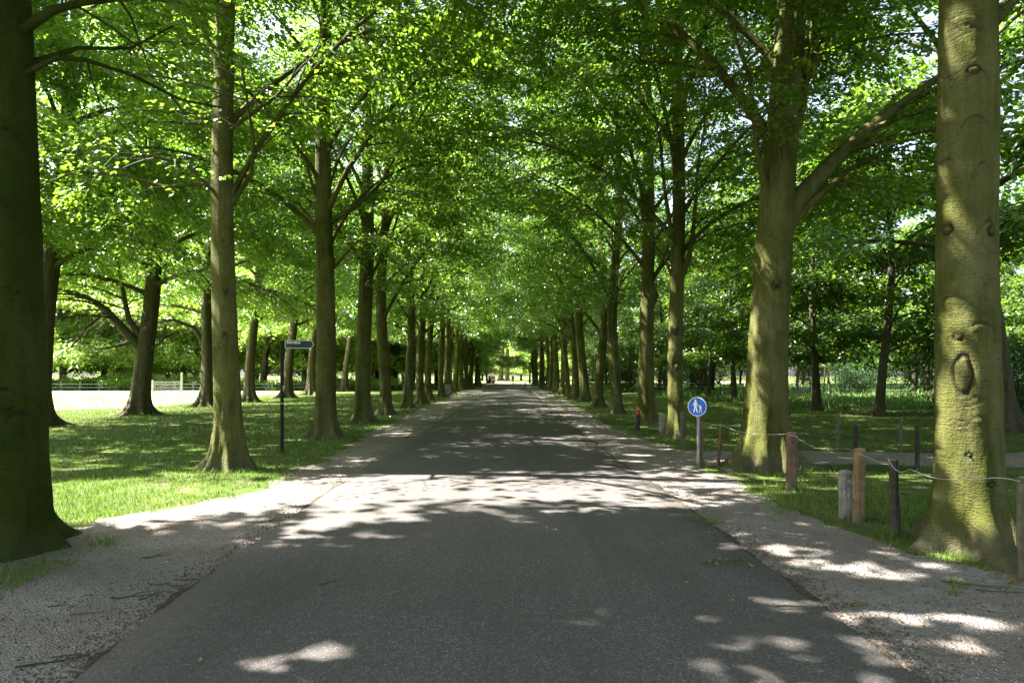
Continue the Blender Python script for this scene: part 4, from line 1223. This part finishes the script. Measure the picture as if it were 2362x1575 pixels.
# black scribble on the old post: a tall C, an O and a U-like stroke
def stroke(pts2, name='scribble'):
    A = Acc()
    ang = math.atan2(-8.12, -4.0) + .35
    P = []
    for s_, z in pts2:
        a = ang + s_ / rO
        P.append((math.cos(a) * (rO + .002), math.sin(a) * (rO + .002), z))
    A.tube(np.array(P), .0035, 4)
    o = obj(name, A.mesh(name, M['black']), old)
C_ = [(.03 * math.cos(a), .45 + .032 * math.sin(a)) for a in np.linspace(.7, 5.3, 12)]
O_ = [(.028 * math.cos(a), .365 + .038 * math.sin(a)) for a in np.linspace(0, 6.3, 14)]
U_ = [(-.028, .315), (-.028, .27), (-.015, .245), (.012, .24), (.026, .262), (.027, .31), (.02, .28), (.03, .25)]
T_ = [(-.01, .545), (-.008, .50)]; T2 = [(.02, .54), (.022, .49)]; T3 = [(.0, .50), (.04, .515)]
for s_ in (C_, O_, U_, T_, T2, T3):
    stroke(s_)
def wire(pts_, label, r=.0035):
    P = np.array(pts_, float)
    # smooth
    t = np.linspace(0, 1, len(P)); tt = np.linspace(0, 1, len(P) * 5)
    Q = np.stack([np.interp(tt, t, P[:, j]) for j in range(3)], -1)
    for _ in range(3):
        Q[1:-1] = (Q[:-2] + 2 * Q[1:-1] + Q[2:]) / 4
    A = Acc(); A.tube(Q, r, 5)
    thing('wire', label, 'wire', (0, 0, 0), 0, None, A.mesh('wire', M['wire']))
def wl(px, py, d):
    return ((px - 1168) / F * d, d, CAMH + (866 - py) / F * d)
wire([pA + (0, 0, -.012), wl(1640, 977, 12.75), pB + (0, -.03, -.02), wl(1700, 994, 11.9), wl(1740, 1001, 11.2), wl(1780, 1002, 10.7), wl(1813, 1001, 10.25)], 'pale wire from the brown sign post across the forked beech', .0032)
wire([wl(1813, 1001, 10.1), wl(1835, 1005, 10.05), wl(1850, 1018, 9.9), wl(1880, 1032, 9.6), wl(1915, 1040, 9.3), wl(1935, 1033, 9.0), wl(1960, 1036, 8.6), wl(1976, 1044, 7.84), wl(2010, 1058, 7.75), wl(2030, 1067, 7.6), wl(2048, 1066, 7.4), wl(2050, 1060, 7.3)], 'slack wire looping from the reddish post to the dark tilted post', .0024)
wire([wl(2048, 1055, 7.2), wl(2050, 1062, 7.17), wl(2060, 1078, 7.15), wl(2075, 1089, 7.1), wl(2090, 1087, 7.0), wl(2098, 1081, 6.9), wl(2120, 1090, 6.7), wl(2145, 1100, 6.45), wl(2180, 1106, 6.1), wl(2250, 1105, 5.9), wl(2300, 1101, 5.75), wl(2330, 1104, 5.66), wl(2352, 1110, 5.56)], 'pale wire drooping across the scarred beech', .0028)

# ------------------------------------------------------------------ round blue sign
d = 12.7
x = (1606 - 1168) / F * d
sg = thing('pedestrian_sign', 'round blue sign with white adult and child on a grey pole', 'sign', (x + .04, d, 0))
A = Acc(); A.tube([(0, 0, -.05), (0, 0, 1.0), (0, 0, 1.30)], .03, 14, cap=True); obj('pole', A.mesh('pole', M['galv']), sg)
fc = bpy.data.objects.new('sign_box', None)
zc = CAMH + (866 - 937.4) / F * d - .0
rz = math.radians(-40) + math.atan2(x, d) * -1 * 0   # the disc faces towards the road
ca, sa_ = math.cos(-.36), math.sin(-.36)
DISC_C = np.array([-.01, -.02, zc])
def onface(u_, v_, off):
    """u right, v up on the sign face"""
    nx, ny = math.cos(math.radians(-90 - 34 + 0) ), math.sin(math.radians(-90 - 34))
    n_ = np.array([nx, ny, 0]); r_ = np.array([-ny, nx, 0])
    return DISC_C + r_ * u_ + np.array([0, 0, 1.]) * v_ + n_ * off
def disc(r, o0, o1, k=40):
    A = Acc()
    a = np.arange(k) / k * 2 * math.pi
    R0 = np.array([onface(r * math.cos(t), r * math.sin(t), o0) for t in a]); R1 = np.array([onface(r * math.cos(t), r * math.sin(t), o1) for t in a])
    c0, c1 = onface(0, 0, o0), onface(0, 0, o1)
    V = np.concatenate([R0, R1, [c0], [c1]])
    q = [[j, (j + 1) % k, k + (j + 1) % k, k + j] for j in range(k)]
    q += [[2 * k, 2 * j, 2 * j + 1, (2 * j + 2) % k] for j in range(k // 2)] + [[2 * k + 1, k + 2 * j, k + 2 * j + 1, k + (2 * j + 2) % k] for j in range(k // 2)]
    A.add(V, q)
    return A
RS = .178
obj('sign_housing', disc(RS, -.055, .050).mesh('sign_housing', M['blue_dark'], False), sg)
obj('border_ring', disc(RS * .995, .0505, .056).mesh('border_ring', M['white'], False), sg)
obj('face_plate', disc(RS * .925, .0565, .059).mesh('face_plate', M['blue'], False), sg)
def poly_face(name, pts2, o0=.0595, o1=.0625):
    import bmesh
    bm = bmesh.new()
    vs = [bm.verts.new(onface(u_, v_, o1)) for u_, v_ in pts2]
    f_ = bm.faces.new(vs)
    ext = bmesh.ops.extrude_face_region(bm, geom=[f_])
    nrm = onface(0, 0, 1) - onface(0, 0, 0)
    for v in [e for e in ext['geom'] if isinstance(e, bmesh.types.BMVert)]:
        v.co -= mathutils.Vector(nrm * (o1 - o0))
    bmesh.ops.triangulate(bm, faces=bm.faces[:])
    me = bpy.data.meshes.new(name); bm.to_mesh(me); bm.free()
    me.materials.append(M['white'])
    return me
def figure(cx, cy, s_, lname):
    f = obj(lname, poly_face(lname, [(cx + s_ * a, cy + s_ * c) for a, c in
        [(-.16, .74), (.16, .74), (.24, .62), (.34, .32), (.42, .10), (.36, .06), (.24, .25), (.17, .45), (.16, .10), (.20, -.30), (.38, -.92), (.26, -.95), (.10, -.52), (.0, -.10), (-.10, -.52), (-.24, -.95), (-.36, -.92), (-.18, -.30), (-.14, .10), (-.17, .45), (-.26, .28), (-.30, .05), (-.36, .06), (-.34, .34), (-.24, .62)]]), sg)
    h = poly_face('head', [(cx + s_ * .15 * math.cos(t), cy + s_ * (.93 + .15 * math.sin(t))) for t in np.linspace(0, 6.283, 17)[:-1]])
    obj('head', h, f)
figure(-.030, .005, .118, 'adult_figure')
figure(.062, -.040, .072, 'child_figure')
obj('joined_hands', poly_face('joined_hands', [(.008, .028), (.018, .012), (.045, -.008), (.040, .004), (.016, .036)]), sg)
A = Acc(); A.box((0, 0, zc - RS + .0), (.07, .07, .03)); obj('bracket', A.mesh('bracket', M['galv'], False), sg)

# ------------------------------------------------------------------ finger signpost
d = 14.8
x = (650.5 - 1168) / F * d
sp_ = thing('signpost', 'dark green signpost with a narrow arrow board pointing along the lawn', 'signpost', (x, d, 0))
A = Acc(); A.tube([(0, 0, -.05), (0, 0, 1.2), (0, 0, 2.45)], .038, 16, cap=True); obj('pole', A.mesh('pole', M['green_steel']), sp_)
A = Acc(); A.box((.035, -.035, 1.42), (.02, .004, .12)); A_ = obj('sticker', A.mesh('sticker', M['grey'], False), sp_)
A = Acc(); A.box((.01, -.041, 1.10), (.05, .004, .03)); obj('sticker', A.mesh('sticker', M['grey'], False), sp_)
import bmesh
def prism(name, pts2, y0, y1, mat, parent):
    bm = bmesh.new()
    vs = [bm.verts.new((a, y0, c)) for a, c in pts2]
    f_ = bm.faces.new(vs)
    ext = bmesh.ops.extrude_face_region(bm, geom=[f_])
    for v in [e for e in ext['geom'] if isinstance(e, bmesh.types.BMVert)]:
        v.co.y = y1
    bmesh.ops.recalc_face_normals(bm, faces=bm.faces[:])
    me = bpy.data.meshes.new(name); bm.to_mesh(me); bm.free(); me.materials.append(mat)
    return obj(name, me, parent)
z0 = CAMH + (866 - 794.5) / F * d
x0, x1, hh = .085, .715, .086
bd = prism('arrow_board', [(x0, z0 - hh), (x1 - .065, z0 - hh), (x1, z0), (x1 - .065, z0 + hh), (x0, z0 + hh)], -.055, -.040, M['sign_black'], sp_)
A = Acc(); A.box((.05, -.045, z0 + .05), (.09, .02, .03)); A.box((.05, -.045, z0 - .05), (.09, .02, .03)); obj('bracket', A.mesh('bracket', M['green_steel'], False), sp_)
def border(pts2, w):
    """thin outline"""
    A = Acc()
    n_ = len(pts2)
    c = np.mean(pts2, axis=0)
    pi = [np.array(p_) + unit(c - np.array(p_)) * w * (1.5) for p_ in pts2]
    V, q = [], []
    for y_ in (-.0575, -.0552):
        V += [(p_[0], y_, p_[1]) for p_ in pts2] + [(p_[0], y_, p_[1]) for p_ in pi]
    for j in range(n_):
        k2 = (j + 1) % n_
        q += [[j, k2, n_ + k2, n_ + j], [2 * n_ + j, 3 * n_ + j, 3 * n_ + k2, 2 * n_ + k2], [j, 2 * n_ + j, 2 * n_ + k2, k2]]
    A.add(V, q)
    return A
pb = [(x0 + .004, z0 - hh + .004), (x1 - .068, z0 - hh + .004), (x1 - .006, z0), (x1 - .068, z0 + hh - .004), (x0 + .004, z0 + hh - .004)]
V = []
A = Acc()
def bar(p_, q_, w=.0085):
    p_, q_ = np.array(p_), np.array(q_)
    dn = unit(q_ - p_); nn = np.array([-dn[1], dn[0]]) * w / 2
    a_, b_, c_, e_ = p_ - nn, q_ - nn, q_ + nn, p_ + nn
    A.add([(v_[0], y_, v_[1]) for y_ in (-.0580, -.0552) for v_ in (a_, b_, c_, e_)], [[0, 1, 2, 3], [4, 7, 6, 5], [0, 4, 5, 1], [1, 5, 6, 2], [2, 6, 7, 3], [3, 7, 4, 0]])
pb = [np.array(p_) for p_ in pb]
for j in range(5):
    bar(pb[j] + (unit(pb[(j + 1) % 5] - pb[j]) * 0), pb[(j + 1) % 5])
obj('white_outline', A.mesh('white_outline', M['white'], False), bd)
tc = bpy.data.curves.new('lettering', 'FONT')
tc.body = 'Sterrebos'
tc.size = .074
tc.offset = .0016
tc.extrude = .001
tc.materials.append(M['white'])
to = bpy.data.objects.new('lettering_source', tc)
col.objects.link(to)
tme = bpy.data.meshes.new_from_object(to.evaluated_get(bpy.context.evaluated_depsgraph_get()))
tme.name = 'lettering'
bpy.data.objects.remove(to)
to = obj('lettering', tme)
to.parent = bd
to.location = (x0 + .035, -.0570, z0 + .018)
to.rotation_euler = (R(90), 0, 0)
A = Acc()
for u_, v_, w_, h_ in [(.325, z0 - .014, .020, .005), (.36, z0 - .016, .012, .005), (.125, z0 - .052, .008, .010), (.145, z0 - .052, .012, .006), (.165, z0 - .054, .010, .012), (.19, z0 - .052, .012, .006), (.215, z0 - .052, .01, .005)]:
    A.box((u_, -.0565, v_), (w_, .002, h_))
obj('worn_marks', A.mesh('worn_marks', M['grey'], False), bd, kind='stuff')

# ------------------------------------------------------------------ far street furniture and fences
def bollard(px, top, base, label, white):
    d = F * CAMH / (base - 866)
    h = (base - top) / F * d
    t = thing('bollard', label, 'bollard', ((px - 1168) / F * d, d, 0))
    A = Acc(); A.tube([(0, 0, -.02), (0, 0, h * .45), (0, 0, h * (.55 if white else 1))], .11 if white else .09, 14, cap=True); obj('body', A.mesh('body', M['black']), t)
    if white:
        A = Acc(); A.tube([(0, 0, h * .55), (0, 0, h * .9)], .105, 14); obj('reflective_band', A.mesh('reflective_band', M['grey']), t)
        A = Acc(); A.tube([(0, 0, h * .9), (0, 0, h * .97), (0, 0, h)], [.13, .13, .10], 14, cap=True); obj('cap', A.mesh('cap', M['white']), t)
bollard(1109, 871.3, 894.5, 'tall black bollard with a grey band and white cap at the avenue end', True)
bollard(1211, 881.3, 894.5, 'short plain black bollard at the avenue end', False)
# litter bin
d = 54.0; bx = (1034 - 1168) / F * d
t = thing('litter_bin', 'tall grey metal litter bin beside the row of beeches', 'bin', (bx, d, 0))
A = Acc(); A.box((0, 0, .52), (.34, .34, 1.0), .2); obj('body', A.mesh('body', M['grey'], False), t)
A = Acc(); A.box((0, 0, 1.06), (.40, .40, .08), .2); obj('lid', A.mesh('lid', M['black'], False), t)
A = Acc(); A.box((-.17, -.09, .52), (.05, .06, .9), .2); obj('side_strip', A.mesh('side_strip', M['white'], False), t)
# bench
d = 58.0; bx = (1046 - 1168) / F * d
t = thing('park_bench', 'low dark bench on the grass just past the grey bin', 'bench', (bx, d, 0), .1)
for k in range(3):
    A = Acc(); A.box((0, -.14 + k * .14, .46), (.62, .11, .04)); obj('slat', A.mesh('slat', M['black'], False), t)
for sx in (-.25, .25):
    for sy in (-.12, .12):
        A = Acc(); A.box((sx, sy, .22), (.05, .05, .44)); obj('leg', A.mesh('leg', M['black'], False), t)
t = thing('litter_bin', 'dark green bin behind the person in the red jacket', 'bin', (-3.3, 146, 0))
A = Acc(); A.box((0, 0, .75), (1.1, .9, 1.5)); obj('body', A.mesh('body', M['green_steel'], False), t)
A = Acc(); A.box((0, 0, 1.55), (1.2, 1.0, .1)); obj('lid', A.mesh('lid', M['green_steel'], False), t)

def rail_fence(name, label, x0, y0, x1, y1, step, h, rails, mat, pr=.06):
    t = thing(name, label, 'fence', (x0, y0, 0))
    L = math.hypot(x1 - x0, y1 - y0); n_ = max(2, int(round(L / step)))
    A = Acc(); A.box((0, 0, h / 2 + .02), (pr * 2, pr * 2, h + .1)); pm = A.mesh('post', mat, False)
    for k in range(n_ + 1):
        obj('post', pm, t, ((x1 - x0) * k / n_, (y1 - y0) * k / n_, 0))
    a = math.atan2(y1 - y0, x1 - x0)
    B = Acc(); B.box((L / n_ / 2, -pr - .025, 0), (L / n_ - .02, .04, .09)); rm = B.mesh('rail', mat, False)
    for k in range(n_):
        for z_ in rails:
            obj('rail', rm, t, ((x1 - x0) * k / n_, (y1 - y0) * k / n_, z_), a)
    return t
rail_fence('rail_fence', 'pale weathered post and rail fence along the far side of the meadow', -62, 78.5, -23, 78.5, 2.15, .9, (.32, .72), M['post_white'])
rail_fence('rail_fence', 'dark brown rail fence seen between the beeches past the lawn', -22.6, 78.5, -9.5, 77, 2.2, .8, (.66,), M['post_dull'], .08)
# netted frame on the meadow
t = thing('net_frame', 'two grey poles with sagging net strands in front of the pale fence', 'net', ((352 - 1168) / F * 67, 67, 0))
for px_, h_ in ((352, 1.25), (419, 2.0)):
    A = Acc(); A.tube([(0, 0, -.02), (0.02, 0, h_)], .09, 10, cap=True); obj('pole', A.mesh('pole', M['post_white']), t, ((px_ - 352) / F * 67, 0, 0))
W_ = 67 / F * 67
for k in range(7):
    z_ = .12 + k * .16
    A = Acc()
    xs_ = np.linspace(.05, W_ - .05, 13)
    A.tube(np.stack([xs_, np.full(13, -.1), z_ + .06 * np.sin(xs_ * 3.5 + k) * (1 if k < 4 else .3)], -1), .014, 4)
    obj('strand', A.mesh('strand', M['post_white']), t)
for k in range(8):
    A = Acc(); A.tube([(W_ * (k + .5) / 8, -.1, .08), (W_ * (k + .5) / 8 + .03, -.1, 1.1)], .010, 4); obj('strand', A.mesh('strand', M['post_white']), t)
# thin wood fence
t = thing('wire_fence', 'thin dark stakes of a wire fence in the rough grass of the wood', 'fence', (12.0, 58, 0))
A = Acc(); A.tube([(0, 0, -.05), (0, 0, 1.15)], .045, 6, cap=True); pm = A.mesh('stake', M['post_dark'])
for k in range(22):
    obj('stake', pm, t, (k * 1.35 * (1 + .1 * math.sin(k * 7)), rng.uniform(-.2, .2) + k * .15, 0))
for z_ in (.4, .75, 1.05):
    A = Acc(); A.tube([(0, -.06, z_), (15, 1.6, z_), (30, 3.2, z_)], .006, 4); obj('strand', A.mesh('strand', M['wire']), t)
# log in the rough grass, saplings
x, y = (1855 - 1168) / F * 68, 68
A = Acc(); A.tube([(-1.2, 0, .3), (0, .1, .34), (1.3, 0, .3)], [.28, .3, .27], 12, cap=True)
thing('fallen_log', 'short thick log lying in the pale rough grass', 'log', (x, y, 0), .2, None, A.mesh('fallen_log', M['post_grey']))
for k, px_ in enumerate([1880, 1900, 1927, 1938, 1946, 1955, 1965, 1840, 1797, 1990]):
    d = 62 + (k * 37 % 17)
    A = Acc(); l_ = rng.normal(0, .25)
    A.tube([(0, 0, -.05), (l_ * .4, 0, 1.2), (l_, 0, 2.6), (l_ * 1.4, .2, 4.2)], [.07, .06, .05, .03], 7)
    thing('sapling', 'thin bare stemmed sapling in the pale clearing of the wood', 'sapling', ((px_ - 1168) / F * d, d, 0), 0, 'saplings in the pale clearing', A.mesh('sapling', M['wood_bark']))
# pale house far beyond the meadow
t = thing('house', 'pale low house half hidden by trees beyond the meadow fence', 'house', (-66, 128, 0))
A = Acc(); A.box((0, 0, 1.6), (14, 8, 3.2)); obj('wall', A.mesh('wall', M['render'], False), t)
prism('roof', [(-7.4, 3.2), (7.4, 3.2), (5.5, 6.2), (-5.5, 6.2)], -4.4, 4.4, M['roof'], t)
for k in range(4):
    A = Acc(); A.box((-5 + k * 3.2, -4.02, 1.7), (1.2, .08, 1.3)); w_ = obj('window', A.mesh('window', M['white'], False), t)
    A = Acc(); A.box((-5 + k * 3.2, -4.07, 1.7), (1.0, .03, 1.1)); obj('pane', A.mesh('pane', M['glass'], False), w_)

# ------------------------------------------------------------------ people at the far end
def skin_mesh(name, joints, edges, radii, mat, sub=1):
    me = bpy.data.meshes.new(name)
    me.from_pydata(joints, edges, [])
    o = bpy.data.objects.new('person_source', me)
    col.objects.link(o)
    o.modifiers.new('s', 'SKIN')
    o.modifiers.new('b', 'SUBSURF').levels = sub
    for v, r_ in zip(me.skin_vertices[0].data, radii):
        v.radius = (r_, r_) if not isinstance(r_, tuple) else r_
    me.skin_vertices[0].data[0].use_root = True
    dg = bpy.context.evaluated_depsgraph_get()
    out = bpy.data.meshes.new_from_object(o.evaluated_get(dg))
    out.materials.clear(); out.materials.append(mat)
    for p_ in out.polygons:
        p_.use_smooth = True
    bpy.data.objects.remove(o)
    bpy.data.meshes.remove(me)
    out.name = name
    return out
def person(label, loc, rz, top, bottom, arms_fwd=False, stride=.18):
    t = thing('person', label, 'person', loc, rz)
    hip, sh = .92, 1.42
    if arms_fwd:
        la, ra = [(-.20, -.14, 1.17), (-.18, -.38, 1.05), (-.17, -.46, 1.04)], [(.20, -.14, 1.17), (.18, -.38, 1.05), (.17, -.46, 1.04)]
    else:
        la, ra = [(-.24, .03, 1.14), (-.25, -.05, .88), (-.25, -.08, .80)], [(.24, -.02, 1.14), (.25, -.12, .90), (.25, -.16, .82)]
    J = [(0, 0, hip), (0, 0, 1.15), (0, 0, sh - .02), (0, 0, 1.50), (0, -.01, 1.58), (0, -.02, 1.68),
         (-.17, 0, sh), *la, (.17, 0, sh), *ra,
         (-.09, 0, hip - .06), (-.10, -stride * .5, .50), (-.10, -stride * .8, .09), (-.10, -stride - .10, .03),
         (.09, 0, hip - .06), (.10, stride * .3, .50), (.10, stride, .10), (.10, stride - .12, .03)]
    E = [(0, 1), (1, 2), (2, 3), (3, 4), (4, 5), (2, 6), (6, 7), (7, 8), (8, 9), (2, 10), (10, 11), (11, 12), (12, 13), (0, 14), (14, 15), (15, 16), (16, 17), (0, 18), (18, 19), (19, 20), (20, 21)]
    rad = [(.15, .10), (.14, .10), (.15, .10), .055, .085, .085, .06, .045, .035, .03, .06, .045, .035, .03, .085, .06, .045, .04, .085, .06, .045, .04]
    body = obj('body', skin_mesh('body', J, E, rad, M['skin'], 2), t)
    k = .02
    jk = skin_mesh('jacket', [J[i] for i in (0, 1, 2, 6, 7, 8, 10, 11, 12)], [(0, 1), (1, 2), (2, 3), (3, 4), (4, 5), (2, 6), (6, 7), (7, 8)], [(.18, .13), (.17, .13), (.17, .125), .085, .065, .052, .085, .065, .052], M[top], 2)
    obj('jacket', jk, t)
    tr = skin_mesh('trousers', [J[0]] + [J[i] for i in (14, 15, 16, 18, 19, 20)], [(0, 1), (1, 2), (2, 3), (0, 4), (4, 5), (5, 6)], [(.165, .115), .10, .075, .062, .10, .075, .062], M[bottom], 2)
    obj('trousers', tr, t)
    hr = skin_mesh('hair', [(0, .02, 1.60), (0, .01, 1.69), (0, -.03, 1.73)], [(0, 1), (1, 2)], [.09, .095, .07], M['hair'], 2)
    obj('hair', hr, t)
    A = Acc(); A.tube([(0, -.10, 1.655), (0, -.125, 1.635)], [.012, .018], 6, cap=True); obj('nose', A.mesh('nose', M['skin']), t)
    for sx in (-.032, .032):
        A = Acc(); A.box((sx, -.098, 1.672), (.02, .01, .012)); obj('eye', A.mesh('eye', M['black'], False), t)
    A = Acc(); A.box((0, -.096, 1.605), (.045, .01, .01)); obj('mouth', A.mesh('mouth', M['jacket_dark'], False), t)
    return t
dp = 139.0
person('person in a red jacket pushing a pushchair at the far end of the road', ((1134 - 1168) / F * dp, dp, .02), .35, 'jacket_red', 'denim', True)
person('person in dark clothing close beside the pushchair', ((1139.5 - 1168) / F * dp, dp + .6, .02), .2, 'jacket_dark', 'jacket_dark')
person('lone walker in an olive jacket on the far road', ((1183 - 1168) / F * 135, 135, .04), 0, 'jacket_olive', 'denim')
pc = thing('pushchair', 'dark pushchair with a white hood held by the person in red', 'pushchair', ((1140 - 1168) / F * dp, dp - .75, .02), .35)
A = Acc(); A.tube([(0, .15, .45), (0, 0, .5), (0, -.18, .62)], [.22, .26, .2], 12, cap=True); obj('seat', A.mesh('seat', M['black']), pc)
A = Acc(); A.tube([(0, .12, .70), (0, .0, .93), (0, -.16, .98)], [.27, .25, .1], 12, cap=True); obj('hood', A.mesh('hood', M['white']), pc)
A = Acc()
for sx in (-.24, .24):
    A.tube([(sx, .42, 1.02), (sx, .1, .6), (sx, -.3, .15)], .014, 6); A.tube([(sx, .3, .13), (sx, -.1, .55)], .014, 6)
A.tube([(-.24, .42, 1.02), (.24, .42, 1.02)], .014, 6)
obj('frame', A.mesh('frame', M['grey']), pc)
for sx in (-.26, .26):
    for sy in (.3, -.3):
        A = Acc(); A.tube([(sx - .02, sy, .12), (sx + .02, sy, .12)], .12, 14, cap=True); obj('wheel', A.mesh('wheel', M['black']), pc)
print('unique tris', sum(len(m.polygons)*(2 if m.polygons[0].loop_total==4 else 1) for m in bpy.data.meshes if len(m.polygons)))
print('leaf tris', NLEAF, 'objects', len(bpy.data.objects), 'mesh tris', sum(sum(len(p.vertices) - 2 for p in m.polygons) if len(m.polygons) < 2000 else len(m.polygons) * (len(m.polygons[0].vertices) - 2) for m in bpy.data.meshes))
